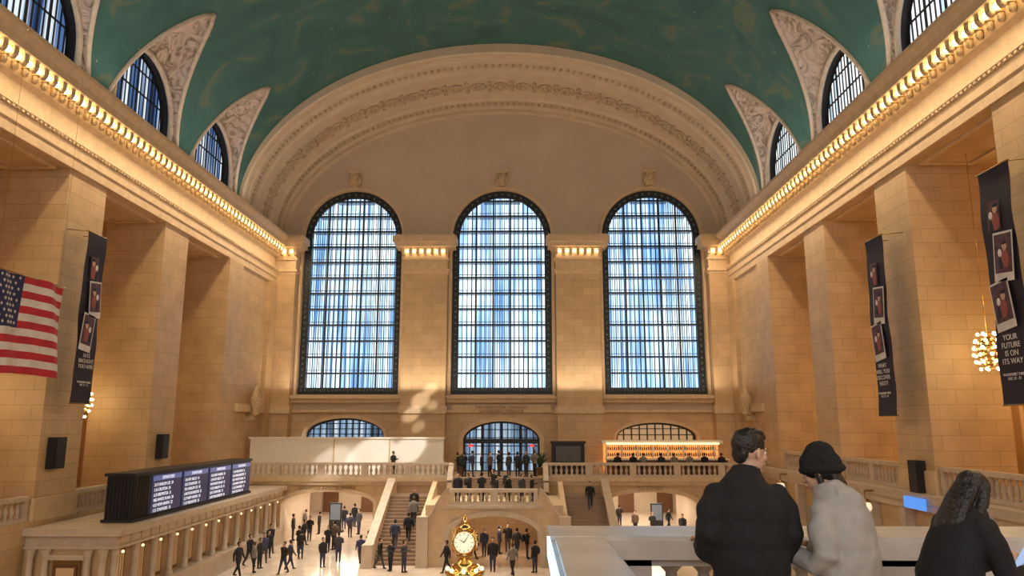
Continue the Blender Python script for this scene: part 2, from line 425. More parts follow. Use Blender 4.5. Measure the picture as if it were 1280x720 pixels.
def rosette(mb, c, nrm, tan, r, mat=0):
    nrm = nrm.normalized(); bi = nrm.cross(tan).normalized()
    for k in range(8):
        a = 2*pi*k/8; p = c+tan*cos(a)*r*.62+bi*sin(a)*r*.62
        M = Matrix((tan*.95, bi*.95, nrm*.35)).transposed()
        mb.ball(p, r*.38, 6, 4, mat, M)
    M = Matrix((tan, bi, nrm*.6)).transposed(); mb.ball(c, r*.36, 8, 5, mat, M)
N = 32
for k in range(1, N):
    ph = pi*k/N
    for (y, a, b, r) in [(54.7, 18.12, 11.45, .72)]:
        c = Vector((C-a*cos(ph), y, 22.75+b*sin(ph)))
        nr = Vector((cos(ph)/a, 0, -sin(ph)/b)).normalized()
        rosette(mb, c, nr, Vector((0,1,0)), r, 1)
        ph2 = ph+pi/N/2
        c2 = Vector((C-a*cos(ph2), y, 22.75+b*sin(ph2)))
        for dy in (-.6, .6, 0):
            mb.ball(c2+Vector((0,dy,0)), (.2,.26,.16), 6, 4, 1)
N = 110
for k in range(1, N):
    ph = pi*k/N
    for (y, a, b, r) in [(57.35, 18.0, 11.2, .13), (51.85, 18.2, 11.72, .13)]:
        mb.ball((C-a*cos(ph), y, 22.75+b*sin(ph)), (r, .26, r), 6, 4, 1)
mb.build('trim_ceiling_arch_band', [mat('arch_plaster', (0.56,0.44,0.31), .65, scale=1.0, var=.08), mat('arch_relief', (0.47,0.35,0.23), .65, scale=5, var=.2)])

# vault --------------------------------------------------------------
VA, VB, VZ = 18.4, 12.35, 22.9
phA = math.asin(7.0/VB)
def vp(ph, y, s): return (C+s*VA*cos(ph), y, VZ+VB*sin(ph))
BAYS = [45.7-8.9*i for i in range(7)]
H0 = 3.9; LW = 2.95
ceil = MB(); shell = MB()
for s in (-1, 1):
    for yc in BAYS:
        nr = 18; nc = 5
        for side in (-1, 1):
            G = []
            for i in range(nr+1):
                u = i/nr; ph = phA*u; h = H0*(1-u)**0.72
                ys = [yc+side*(4.45+(h-4.45)*k/nc) for k in range(nc+1)]
                G.append([vp(ph, yy, s) for yy in ys])
            vs = [p for row in G for p in row]
            ceil.add(vs, [(i*(nc+1)+k, i*(nc+1)+k+1, (i+1)*(nc+1)+k+1, (i+1)*(nc+1)+k) for i in range(nr) for k in range(nc)], 0, True)
            rows = []
            for i in range(nr+1):
                u = i/nr; ph = phA*u; h = H0*(1-u)**0.72
                g = Vector(vp(ph, yc+side*h, s))
                if u < .35: l = Vector((C+s*18.6, yc+side*LW, VZ+1.8*u/.35))
                else:
                    a = (u-.35)/.65*pi/2; l = Vector((C+s*18.6, yc+side*LW*cos(a), VZ+1.8+LW*sin(a)))
                row = []
                for k in range(9):
                    t = k/8; p = g.lerp(l, t)
                    p += Vector((s*.5, 0, .25))*sin(pi*t)*(.35+.5*u)
                    p += Vector((-s, 0, -.3))*(noise.noise(p*1.7)*.3)*sin(pi*t)
                    row.append(p)
                rows.append(row)
            vs = [p for r in rows for p in r]
            shell.add(vs, [(i*9+k, i*9+k+1, (i+1)*9+k+1, (i+1)*9+k) for i in range(nr) for k in range(8)], 0, True)
            shell.tube([r[0] for r in rows], [.13]*len(rows), 6, 1)
            shell.tube([r[8]+Vector((-s*.1,0,0)) for r in rows], [.16]*len(rows), 6, 1)
    shell.box(min(C+s*18.6, C+s*21), max(C+s*18.6, C+s*21), -17, 60, 22.6, 22.9, 1)
nu = 40; y0, y1 = BAYS[-1]-4.45, 50.15
ys = [y0+(y1-y0)*i/14 for i in range(15)]
vs = []
for i in range(nu+1):
    ph = phA+(pi-2*phA)*i/nu
    for y in ys: vs.append((C+VA*cos(ph), y, VZ+VB*sin(ph)))
ceil.add(vs, [(i*15+k, i*15+k+1, (i+1)*15+k+1, (i+1)*15+k) for i in range(nu) for k in range(14)], 0, True)
ceil.build('ceiling', [M_ceil])
shell.build('trim_lunette_shells', [M_shell, mat('shell_rim', (.50,.41,.32), .65, scale=4, var=.15, bump=.3)])

wi = 6
for s in (-1, 1):
    for yc in BAYS:
        e = empty('window_%d' % wi); wi += 1
        mb = MB(); X = C+s*19.0; Xf = C+s*18.6
        arc = [(-LW, VZ)] + [(a, VZ+1.8+b) for a, b in seg_arch(LW, LW, 20)] + [(LW, VZ)]
        for i in range(len(arc)-1):
            a, b = arc[i], arc[i+1]
            mb.add([(Xf, yc+a[0], a[1]), (Xf, yc+b[0], b[1]), (X+s*.1, yc+b[0], b[1]), (X+s*.1, yc+a[0], a[1])], [(0,1,2,3)], 0)
        mb.add([(X+s*.05, yc+a, b) for a, b in arc], [tuple(range(len(arc)))], 1)
        def top(d): return VZ+1.8+sqrt(max(0, LW*LW-d*d))
        for k in range(1, 16):
            d = -LW+2*LW*k/16; t = .04 if k % 4 else .08
            mb.box(X-.01, X+.03, yc+d-t, yc+d+t, VZ, top(d), 0)
        for z in (VZ+1.2, VZ+2.6, VZ+3.8):
            hw = LW if z <= VZ+1.8 else sqrt(LW**2-(z-VZ-1.8)**2)
            mb.box(X-.015, X+.03, yc-hw, yc+hw, z-.045, z+.045, 0)
        for i in range(len(arc)-1):
            a, b = Vector(arc[i]), Vector(arc[i+1])
            f2 = lambda p: (yc+p.x*.93, VZ+1.8+(p.y-VZ-1.8)*.93 if p.y > VZ+1.8 else p.y)
            a2, b2 = f2(a), f2(b)
            mb.add([(X-.02, yc+a.x, a.y), (X-.02, yc+b.x, b.y), (X-.02, b2[0], b2[1]), (X-.02, a2[0], a2[1])], [(0,1,2,3)], 0)
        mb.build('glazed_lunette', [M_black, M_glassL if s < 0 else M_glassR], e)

# side walls -----------------------------------------------------------
PIERS = [39.8-8.9*i for i in range(7)]
def side(s, X, name, lowz):
    w = MB()
    def bx(xa, xb, *r, mat=0):
        w.box(min(xa, xb), max(xa, xb), *r, mat)
    D = 3.3
    for y in PIERS:
        bx(X, X+s*D, y, y+2.9, lowz, 19.0)
        bx(X+s*.02, X-s*.1, y-.05, y+2.95, lowz, lowz+.9, mat=1)
    bx(X, X+s*D, 48.7, YF+1.5, 0, 19.0)
    bx(X+s*.02, X-s*.3, 56.6, 58.05, lowz, 18.99); bx(X+s*.02, X-s*.16, 48.72, 51.2, lowz, 18.99)
    bx(X+s*.02, X-s*.35, 51.25, 56.55, 8.75, 9.3, mat=1)
    bx(X, X+s*D, -17, YF+1.5, 19.0, 22.9)
    bx(X, X+s*D, -17, 48.69, 0, lowz)
    w.build(name, [M_wall, M_trim])
    w = MB()
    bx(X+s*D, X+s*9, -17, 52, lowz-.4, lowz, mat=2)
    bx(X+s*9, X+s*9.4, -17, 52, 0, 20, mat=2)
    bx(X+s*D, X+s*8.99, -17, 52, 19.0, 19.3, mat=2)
    bx(X+s*(D+.02), X+s*8.98, 48.75, 49.2, 0, 18.98, mat=2)
    for y in PIERS:
        bx(X+s*8.6, X+s*9.02, y-.2, y+3.1, lowz, 18.97, mat=2)
        bx(X+s*8.85, X+s*9.02, y+4.1, y+7.9, lowz, lowz+4.4, mat=1)
        bx(X+s*8.8, X+s*8.98, y+4.5, y+7.5, lowz, lowz+4.0, mat=3)
        for a, b, c, d in [(0.5, 0.7, 3.1, 8.7), (2.6, 2.8, 3.1, 8.7)]:
            bx(X+s*a, X+s*b, y+c, y+d, 18.9, 19.01, mat=1)
        bx(X+s*.7, X+s*2.6, y+3.1, y+3.3, 18.9, 19.01, mat=1); bx(X+s*.7, X+s*2.6, y+8.5, y+8.7, 18.9, 19.01, mat=1)
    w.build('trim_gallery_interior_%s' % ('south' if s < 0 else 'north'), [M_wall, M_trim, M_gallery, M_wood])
    c = MB()
    pr = [(0,19.0),(.14,19.0),(.14,19.45),(.22,19.5),(.22,19.95),(.36,20.1),(.36,20.22),(.08,20.28),(.08,21.1),(.3,21.25),(.3,21.45),(.36,21.85),(.98,21.95),(.98,22.3),(1.2,22.6),(1.2,22.78),(0,22.95)]
    for i in range(len(pr)-1):
        (a, za), (b, zb) = pr[i], pr[i+1]
        c.add([(X-s*a, -17, za), (X-s*a, 59, za), (X-s*b, 59, zb), (X-s*b, -17, zb)], [(0,1,2,3)], 0)
    y = -8.0
    while y < 57.9:
        c.box(min(X-s*.3, X-s*.86), max(X-s*.3, X-s*.86), y-.13, y+.13, 21.62, 21.95, 1)
        c.ball((X-s*.74, y, 21.6), (.15,.14,.15), 8, 5, 1); c.ball((X-s*.42, y, 21.5), (.14,.13,.22), 8, 5, 1)
        bulbs.ball((X-s*.72, y+.3, 21.7), .12, 8, 6)
        y += .6
    y = -8.0
    while y < 58:
        c.box(min(X-s*.22, X-s*.34), max(X-s*.22, X-s*.34), y, y+.14, 19.97, 20.1, 1); y += .28
    c.build('trim_cornice_%s' % ('south' if s < 0 else 'north'), [M_trim, M_ornam])
side(-1, XL, 'wall_south', 4.0)
side(1, XR, 'wall_north', 5.1)
bulbs.build('cornice_light_string', [M_bulb])

mb = MB(); wall_with_arches(mb, -21, 18, -16.5, 0, 36.5, [(x, WW, WS, WSP, WW) for x in WIN], 0.6, 0, 0, 24)
mb.build('wall_east', [M_wall])

# ================================================================== WEST BALCONY
bf = 4.3; BY = 52.0
mb = MB()
wall_with_arches(mb, XL+.01, XR-.01, BY, 0, 3.95, [(-13.25, 3.15, 0, 2.5, .85), (8.7, 3.15, 0, 2.5, .85)], 7.0, 0, 2, 24)
mb.box(XL+.01, XR-.01, BY, YF-.01, 3.95, bf, 1)
mb.box(XL+.01, XR-.01, BY-.25, BY, 4.05, bf+.02, 1); mb.box(XL+.01, XR-.01, BY-.12, BY, 3.8, 4.04, 1)
ring_strip(mb, -13.25, BY-.1, BY, 3.15, 2.5, .85, 0, .3, 1); ring_strip(mb, 8.7, BY-.1, BY, 3.15, 2.5, .85, 0, .3, 1)
mb.box(XL, XR, 70, 70.3, 0, 5, 2); mb.box(XL-1, XR+1, YF+.01, 70.3, 3.9, 4.25, 2)
mb.box(XL-.3, XL, YF+1.6, 70, 0, 4.3, 2); mb.box(XR, XR+.3, YF+1.6, 70, 0, 4.3, 2); mb.box(-6, 3, YF+.02, 69.9, 0, 3.89, 2)
for x in (-17.5, -14, -10.5, 6, 9.5, 13):
    mb.box(x-.7, x+.7, 69.85, 70, 0, 2.5, 3)
mb.build('west_balcony', [M_wall, M_trim, M_tymp, M_wood])
mb = MB()
for a, b in [(XL+.1, C-3.15), (C+3.15, XR-.1)]:
    balustrade(mb, (a, BY), (b, BY), bf+.02, 0.98, .33, 3.3, 8)
mb.build('balcony_balustrade', [M_marb])
for x, t in [(-13.25, 'SHUTTLE AND SUBWAY'), (8.7, 'TO STREET')]:
    text(t, (x, BY-.12, 3.78), '-Y', .36, M_brassdk, name='passage_sign')
for x in (-13.9, 10.0):
    mb = MB(); mb.box(x-.45, x+.45, 57, 57.2, .1, 2.1, 0); mb.box(x-.37, x+.37, 56.98, 57, .9, 2.0, 1); mb.box(x-.6, x+.6, 56.8, 57.4, 0, .12, 0)
    mb.build('information_display', [M_black, mat('display_lit', (.1,.1,.1), .3, emis=(.3,.4,.5), es=.2)])

# staircase
mb = MB(); LZ = 3.3
n = 40; yF, yB = 43.6, 44.1
def topz(dx):
    a = abs(dx)
    if a < 2.55: return LZ+.05
    t = min(1, (a-2.55)/1.5); return LZ+.9 - 1.7*(t*t*(3-2*t))
xs = [-4.05+8.1*i/n for i in range(n+1)]
def archz(dx):
    return 1.6+1.15*sqrt(max(0, 1-(dx/2.6)**2)) if abs(dx) < 2.6 else 0
for i in range(n):
    a, b = xs[i], xs[i+1]
    za, zb = archz(a), archz(b)
    mb.add([(C+a,yF,za),(C+b,yF,zb),(C+b,yF,topz(b)),(C+a,yF,topz(a)),(C+a,yB,za),(C+b,yB,zb),(C+b,yB,topz(b)),(C+a,yB,topz(a))],
           [(0,1,2,3),(4,7,6,5),(3,2,6,7),(0,4,5,1)], 0)
    if abs(a) >= 2.5 and abs(b) >= 2.5:
        o = .14
        mb.add([(C+a,yF-o,topz(a)-.05),(C+b,yF-o,topz(b)-.05),(C+b,yB+o,topz(b)-.05),(C+a,yB+o,topz(a)-.05),
                (C+a,yF-o,topz(a)+.12),(C+b,yF-o,topz(b)+.12),(C+b,yB+o,topz(b)+.12),(C+a,yB+o,topz(a)+.12)],
               [(0,1,2,3),(4,5,6,7),(0,1,5,4),(1,2,6,5),(2,3,7,6),(3,0,4,7)], 1)
for sg in (-1, 1):
    mb.box(*sorted((C+sg*2.6, C+sg*3.94)), yB+.01, 51.9, 0, LZ-.31, 0)
    mb.obox((C+sg*4.1, 43.76), (C+sg*4.1, 50), .3, (0, 2.6), (2.5, 4.2), 0)
    ns = 19
    for k in range(ns):
        z = LZ*(k+1)/ns; y = 44.0+5.6*k/ns
        mb.box(*sorted((C+sg*4.2, C+sg*6.9)), y, 49.59, z-LZ/ns, z, 2)
    mb.box(*sorted((C+sg*4.0, C+sg*6.9)), 49.6, 51.9, LZ-.3, LZ-.01, 2)
    mb.obox((C+sg*7.05, 43.71), (C+sg*7.05, 50.4), .34, (0, 2.8), (1.1, 4.25), 0)
    mb.obox((C+sg*7.05, 43.5), (C+sg*7.05, 50.5), .5, (1.0, 4.2), (1.16, 4.36), 1)
    mb.box(*sorted((C+sg*6.75, C+sg*7.35)), 43.0, 43.7, 0, 1.25, 1)
    mb.box(*sorted((C+sg*3.7, C+sg*4.35)), 43.2, 43.75, 0, 2.75, 1)
    mb.box(*sorted((C+sg*6.9, C+sg*7.1)), 50, 51.99, 0, 4.0, 0)
mb.box(C-3.96, C+3.96, yB+.01, 50.19, LZ-.3, LZ, 0)
for k in range(6):
    z = LZ+(bf-LZ)*(k+1)/6; mb.box(C-3.0, C+3.0, 50.2+.3*k, 51.74+.01*k, LZ, z, 2)
ring_strip(mb, C, 43.5, 43.62, 2.6, 1.6, 1.15, 0, .3, 1)
mb.box(C-2.7, C+2.7, 43.45, 43.62, LZ-.12, LZ+.06, 1)
mb.build('grand_staircase', [M_trim, M_marb, M_step])
mb = MB(); balustrade(mb, (C-2.5, 43.85), (C+2.5, 43.85), LZ+.06, 0.88, .3, 2.5, 8, .4)
for sg in (-1, 1): balustrade(mb, (C+sg*3.2, 50.3), (C+sg*3.2, 51.75), LZ+.01, 0.98, .3, 1.7, 8, .3, z1=bf)
mb.build('staircase_balustrade', [M_marb])

mb = MB(); mb.box(-19.5, -5.6, 54, 54.25, bf+.01, 6.85); mb.box(-19.6, -5.5, 53.9, 54.35, 6.85, 6.97); mb.box(-13.5, -13.4, 53.97, 54, bf+.01, 6.85, 1); mb.box(-9.5, -9.4, 53.97, 54, bf+.01, 6.85, 1)
mb.build('white_partition', [M_white, M_trim])

# bar
bar = empty('cocktail_bar'); mb = MB()
mb.box(6.2, 14.8, 54.6, 55.4, bf+.01, 5.35, 0); mb.box(6.1, 14.9, 54.5, 55.5, 5.35, 5.45, 1)
mb.box(6.2, 14.8, 57.2, 57.8, bf+.01, 6.4, 2)
mb.box(6.0, 15.0, 56.5, 57.9, 6.45, 6.7, 1); mb.box(6.3, 14.7, 56.4, 56.5, 6.4, 6.5, 3)
for z in (5.5, 5.95): mb.box(6.3, 14.7, 56.8, 57.19, z, z+.05, 1)
cols = [4, 5, 6]
x = 6.5
while x < 14.6:
    for z in (5.55, 6.0):
        h = random.uniform(.24, .36)
        mb.lathe([(.055,0),(.055,h*.6),(.018,h*.75),(.018,h)], (x, 56.95, z), 6, random.choice(cols))
    x += .16
for xx in range(8): mb.box(6.3+xx*1.15, 6.4+xx*1.15, 56.7, 56.85, bf+.01, 6.44, 1)
mb.build('bar_counter', [M_wood, M_white, mat('backlit_shelf', (.8,.4,.15), .5, emis=(1,.40,.10), es=.85, var=.3, scale=2), M_globe,
     mat('amber_bottle', (.4,.12,.03), .2), mat('green_bottle', (.05,.12,.05), .2), mat('dark_bottle', (.05,.03,.02), .2)], bar)

mb = MB(); mb.box(2.2, 4.6, 55.5, 56.5, bf+.01, 6.5, 0); mb.box(2.1, 4.7, 55.4, 56.6, 6.5, 6.65, 1); mb.box(2.5, 4.3, 55.45, 55.5, 5.2, 6.3, 2)
mb.build('host_stand', [M_black, M_dark, mat('host_panel', (.1,.09,.08), .3)])
for px in (1.3, -4.4):
    e = empty('potted_plant', (px, 54.5, bf+.01)); mb = MB()
    mb.lathe([(.2,0),(.28,.5),(.3,.52)], (0,0,0), 12, 0)
    for k in range(40):
        a = random.uniform(0, 6.28); t = random.uniform(.1, .5); L = random.uniform(.5, 1.1)
        p0 = Vector((0,0,.5)); p1 = p0+Vector((cos(a)*t*.5, sin(a)*t*.5, L*.6)); p2 = p0+Vector((cos(a)*t*1.2, sin(a)*t*1.2, L))
        mb.tube([p0, p1, p2], [(.02,.01), (.06,.01), (.01,.005)], 5, 1)
    mb.build('plant', [M_wood, mat('leaf', (.03,.08,.03), .6)], e)

def speaker(x, y, z, s):
    mb = MB(); mb.box(*sorted((x-s*.02, x-s*.35)), y-.4, y+.4, z-.65, z+.65, 0); mb.box(*sorted((x-s*.35, x-s*.38)), y-.33, y+.33, z-.58, z+.58, 1)
    for zz in (-.25, .25): mb.box(*sorted((x-s*.38, x-s*.40)), y-.3, y+.3, z+zz-.02, z+zz+.02, 0)
    mb.build('loudspeaker', [M_black, M_dark])
for y in (41.2, 31.8): speaker(XL, y, 6.7, -1)
for y in (32.0, 23.5): speaker(XR, y, 5.75, 1)

mb = MB()
for y in PIERS[:6]: balustrade(mb, (XR+.3, y+2.95), (XR+.3, y+8.85), 5.11, 1.1, .34, 2.95, 8)
mb.build('gallery_balustrade', [M_marb])
mb = MB()
for y in PIERS[:6]: balustrade(mb, (XL-.3, y+2.95), (XL-.3, y+8.85), 4.01, 1.0, .34, 2.95, 8)
mb.build('gallery_balustrade', [M_marb])
mb = MB(); mb.box(XR-.6, XR-.01, 6.2, 51.7, 4.75, 5.09, 0); mb.box(XR-.35, XR-.01, 6.2, 51.7, 4.4, 4.75, 0)
for k in range(14): mb.box(XR-.45, XR-.01, 8+k*3.1, 8.5+k*3.1, 0, 4.4, 0)
mb.build('trim_gallery_ledge', [M_marb])
M_opal = mat('opal', (.9,.8,.6), .4, emis=(1,.82,.55), es=.7)
for y in (46.5, 40.5, 35.2):
    e = empty('gate_lamp'); mb = MB()
    mb.ball((XR-1.0, y, 4.2), (.22,.42,.26), 14, 10, 0); mb.box(XR-1.0, XR-.6, y-.05, y+.05, 4.85, 4.95, 1)
    mb.tube([(XR-1.0, y, 4.1), (XR-1.0, y, 4.9)], [.04,.04], 6, 1); mb.lathe([(.26,.2),(.2,.28),(.06,.36)], (XR-1.0, y, 4.2), 12, 1)
    mb.build('globe', [M_opal, M_brassdk], e)
e = empty('blue_track_sign'); mb = MB(); mb.box(XR-.75, XR-.66, 30.6, 32.2, 4.5, 4.95, 0); mb.box(XR-.66, XR-.6, 30.8, 31.0, 4.7, 4.8, 1)
mb.build('sign_panel', [mat('blue_sign_lit', (.05,.2,.6), .4, emis=(.08,.3,.9), es=.9), M_black], e)

# ================================================================== TICKET OFFICE + BOARD
e = empty('ticket_office'); mb = MB()
TX = -16.2
mb.box(XL+.01, TX-.5, 30.7, BY-.3, 0, 2.99, 0)
mb.box(XL+.01, TX, 30.68, BY-.3, 3.1, 3.5, 1); mb.box(XL+.01, TX+.25, 30.45, BY-.3, 3.5, 3.78, 1); mb.box(XL+.01, TX+.1, 30.6, BY-.3, 2.99, 3.1, 1)
mb.box(TX-.5, TX, 30.68, BY-.3, 0, .9, 1); mb.box(TX-.5, TX+.12, 30.6, BY-.3, .9, 1.05, 1)
mb.box(XL+.01, TX-.5, 30.62, 30.69, .0, 1.0, 1)
y = 31.0
while y < 51.0:
    mb.lathe([(.2,0),(.2,.1),(.15,.15),(.13,1.6),(.17,1.75),(.2,1.93)], (TX-.22, y, 1.05), 10, 1)
    mb.box(TX-.5, TX-.44, y+.35, y+1.3, 1.15, 2.9, 2); mb.box(TX-.46, TX-.42, y+.45, y+1.2, 1.3, 2.75, 3)
    for q in range(5): mb.box(TX-.42, TX-.40, y+.45+q*.18, y+.47+q*.18, 1.3, 2.75, 2)
    mb.ball((TX-.3, y+.82, 2.72), .06, 10, 8, 4)
    mb.box(TX-.02, TX+.03, y-.06, y+.06, 3.1, 3.45, 5); mb.box(TX-.02, TX+.03, y+.76, y+.88, 3.1, 3.45, 5)
    y += 1.64
for x in (-19.5, -18.9, -17.2, -16.6): mb.lathe([(.2,0),(.2,.1),(.15,.15),(.13,1.6),(.17,1.75),(.2,1.93)], (x, 30.5, 1.05), 10, 1)
mb.box(-18.6, -17.5, 30.55, 30.61, 0, 2.6, 2); mb.box(-18.5, -17.6, 30.5, 30.549, .05, 2.4, 6); mb.box(-18.4, -17.7, 30.47, 30.499, 1.2, 2.3, 3)
mb.box(-18.8, -17.3, 30.45, 30.69, 2.6, 2.8, 1)
mb.build('ticket_front', [M_wall, M_marb, M_brassdk, mat('ticket_glass', (.05,.03,.02), .15, emis=(1,.5,.2), es=.3), M_globe, M_ornam, M_wood], e)

e = empty('departure_board'); mb = MB()
BX = -16.6; b0, b1 = 32.4, 46.2; bz = 3.79
mb.box(BX-1.15, BX, b0, b1, bz+.1, bz+1.9, 0); mb.box(BX-1.25, BX+.08, b0-.08, b1+.08, bz+1.9, bz+2.03, 1); mb.box(BX-1.25, BX+.1, b0-.08, b1+.08, bz, bz+.12, 1)
for k in range(8): mb.box(BX-1.1+k*.15, BX-1.06+k*.15, b0-.04, b0, bz+.12, bz+1.9, 1)
mb.box(BX-.02, BX+.05, b0, b0+1.4, bz+.15, bz+1.89, 1)
for k in range(6): mb.box(BX+.05, BX+.08, b0+.1+k*.22, b0+.16+k*.22, bz+.15, bz+1.89, 0)
sw = (b1-b0-1.5)/4
for k in range(4):
    ya = b0+1.45+k*sw
    mb.box(BX, BX+.06, ya+.08, ya+sw-.08, bz+.18, bz+1.86, 2)
    mb.box(BX+.06, BX+.07, ya+.15, ya+sw-.15, bz+1.58, bz+1.8, 3)
mb.build('board_case', [M_black, M_dark, mat('screen_blue', (.01,.012,.03), .25, emis=(.02,.03,.085), es=.7), mat('screen_header', (.1,.1,.2), .3, emis=(.10,.15,.38), es=.6)], e)
M_txt = mat('screen_text', (.9,.9,.9), .5, emis=(.75,.8,.95), es=.75)
names = ['WHITE PLAINS', 'STAMFORD', 'NEW HAVEN', 'CROTON', 'POUGHKEEPSIE', 'BREWSTER', 'HARLEM 125', 'MT KISCO']
for k in range(4):
    ya = b0+1.45+k*sw; random.shuffle(names)
    body = '\n'.join('%d:%02d %s  %d' % (random.randint(1, 12), random.randint(0, 59), nn[:11], random.randint(11, 42)) for nn in names[:6])
    text(body, (BX+.08, ya+.25, bz+1.5), '+X', .2, M_txt, e, 'rows', 'LEFT', 1.12)
    text('DEPARTURES', (BX+.085, ya+sw/2, bz+1.79), '+X', .2, M_txt, e, 'heading')

# ================================================================== BANNERS, FLAG, CHANDELIERS
M_ban = mat('banner_cloth', (.014, .008, .024), .6, scale=2)
M_banp = mat('banner_print', (.16, .07, .09), .6, scale=5, var=.8, col2=(.02,.015,.03))
M_bw = mat('banner_white', (.75, .72, .72), .6)
M_banr = mat('banner_red', (.30,.07,.06), .6)
def banner(s, x, yc, z0, z1, w, lines, foot):
    e = empty('hanging_banner'); mb = MB(); n = 24
    def off(z, y): return .03*sin(z*1.3+yc)+.02*sin(z*2.9)
    vs = []
    for i in range(n+1):
        z = z0+(z1-z0)*i/n
        for k in range(5):
            y = yc-w/2+w*k/4; vs.append((x+off(z, y), y, z))
    mb.add(vs, [(i*5+k, i*5+k+1, (i+1)*5+k+1, (i+1)*5+k) for i in range(n) for k in range(4)], 0, True)
    mb.tube([(x, yc-w/2-.04, z1), (x, yc+w/2+.04, z1)], [.03,.03], 8, 3); mb.tube([(x, yc-w/2-.04, z0), (x, yc+w/2+.04, z0)], [.03,.03], 8, 3)
    X = XR if s > 0 else XL
    for yy in (yc-w/2+.1, yc+w/2-.1): mb.tube([(x, yy, z1), (X, yy, z1+.1)], [.02,.02], 6, 3)
    H = z1-z0; f = -s
    for (a, zf, sz, tilt) in [(-.05, .79, .95, .06), (.12, .62, 1.2, .10), (-.10, .42, 1.2, -.13)]:
        cy = yc-s*a*w; cz = z0+H*zf; xx = x+f*(.09 if sz > 1 else .07)
        u = Vector((0, cos(tilt), sin(tilt))); v = Vector((0, -sin(tilt), cos(tilt)))
        def Q(hw, z_lo, z_hi, d, m):
            c = Vector((xx+f*d, cy, cz)); mb.add([c-u*hw+v*z_lo, c+u*hw+v*z_lo, c+u*hw+v*z_hi, c-u*hw+v*z_hi], [(0,1,2,3)], m)
        if sz > 1: Q(.38*sz*w/1.5, -.75*sz, .60*sz, 0, 1)
        Q(.33*sz*w/1.5, -.52*sz, .54*sz, .01, 2)
        c = Vector((xx+f*.015, cy, cz))
        mb.ball(c+Vector((0,-.1,.22)), (.005,.12,.15), 10, 8, 5); mb.ball(c+Vector((0,-.08,-.2)), (.005,.2,.3), 10, 8, 4)
        mb.ball(c+Vector((0,.15,.05)), (.006,.10,.13), 10, 8, 1); mb.ball(c+Vector((0,.17,-.3)), (.005,.13,.2), 10, 8, 0); mb.ball(c+Vector((0,-.1,.34)), (.007,.13,.08), 10, 8, 0)
    mb.build('banner_sheet', [M_ban, M_bw, M_banp, M_brassdk, M_banr, M_skin], e)
    text(lines, (x+f*.08, yc, z0+H*.29), '-X' if s > 0 else '+X', w*.16, M_bw, e, 'slogan')
    text(foot, (x+f*.08, yc, z0+H*.13), '-X' if s > 0 else '+X', w*.08, M_bw, e, 'small_print')
banner(-1, XL+1.0, 31.75, 8.75, 16.2, 1.45, 'FATE\nBROUGHT\nYOU HERE', 'VANDERBILT HALL\nDEC 12 - 21')
banner(1, XR-1.0, 32.3, 8.25, 16.05, 1.6, 'WHAT\nWILL YOU\nDISCOVER\nNEXT?', 'VANDERBILT HALL\nDEC 12 - 21')
banner(1, XR-1.0, 23.75, 8.5, 16.3, 1.6, 'YOUR\nFUTURE\nIS ON\nITS WAY', 'VANDERBILT HALL\nDEC 12 - 21')

# flag
e = empty('american_flag'); mb = MB()
fx, fy1, fz1, fl, fh = -14.0, 22.15, 11.98, 3.3, 2.75
def fw(y, z): return fx+.07*sin(y*3.2+z*.8)+.04*sin(y*6+z*1.5)
nc = 48
sag = lambda y: -.05*sin((y-fy1)*1.2)
for i in range(13):
    for j in range(2):
        z0_ = fz1-fh*(i+j/2+.5)/13; z1_ = fz1-fh*(i+j/2)/13
        for k in range(nc):
            ya = fy1-fl+fl*k/nc; yb = fy1-fl+fl*(k+1)/nc
            canton = i < 7 and k < nc*.43
            mb.add([(fw(ya, z0_), ya, z0_+sag(ya)), (fw(yb, z0_), yb, z0_+sag(yb)), (fw(yb, z1_), yb, z1_+sag(yb)), (fw(ya, z1_), ya, z1_+sag(ya))],
                   [(0,1,2,3)], 2 if canton else i % 2, True)
for r in range(9):
    for c in range(6 if r % 2 == 0 else 5):
        cy = fy1-fl+.12+c*.235+(0 if r % 2 == 0 else .118); cz = fz1-.09-r*.158
        for sd in (-1, 1):
            vs = [(fw(cy, cz)+sd*.012, cy, cz+sag(cy))]
            for q in range(10):
                rr = .062 if q % 2 == 0 else .026; a = pi/2+q*pi/5
                vs.append((fw(cy, cz)+sd*.012, cy+rr*cos(a), cz+rr*sin(a)+sag(cy)))
            mb.add(vs, [(0, q+1, (q+1) % 10+1) for q in range(10)], 1)
mb.tube([(fx, fy1-fl-.1, fz1+.03), (fx, fy1+.05, fz1+.03)], [.02,.02], 6, 3)
mb.build('flag_cloth', [mat('flag_red', (.50,.02,.035), .7), mat('flag_white', (.72,.68,.66), .7), mat('flag_blue', (.015,.025,.11), .7), M_brassdk], e)
mb = MB()
for yy in (fy1-fl+.3, fy1-.3):
    mb.tube([(fx, yy, fz1), (fx, yy, 30.9)], [.005,.005], 4, 0)
mb.build('suspension_cables', [M_brassdk], e)

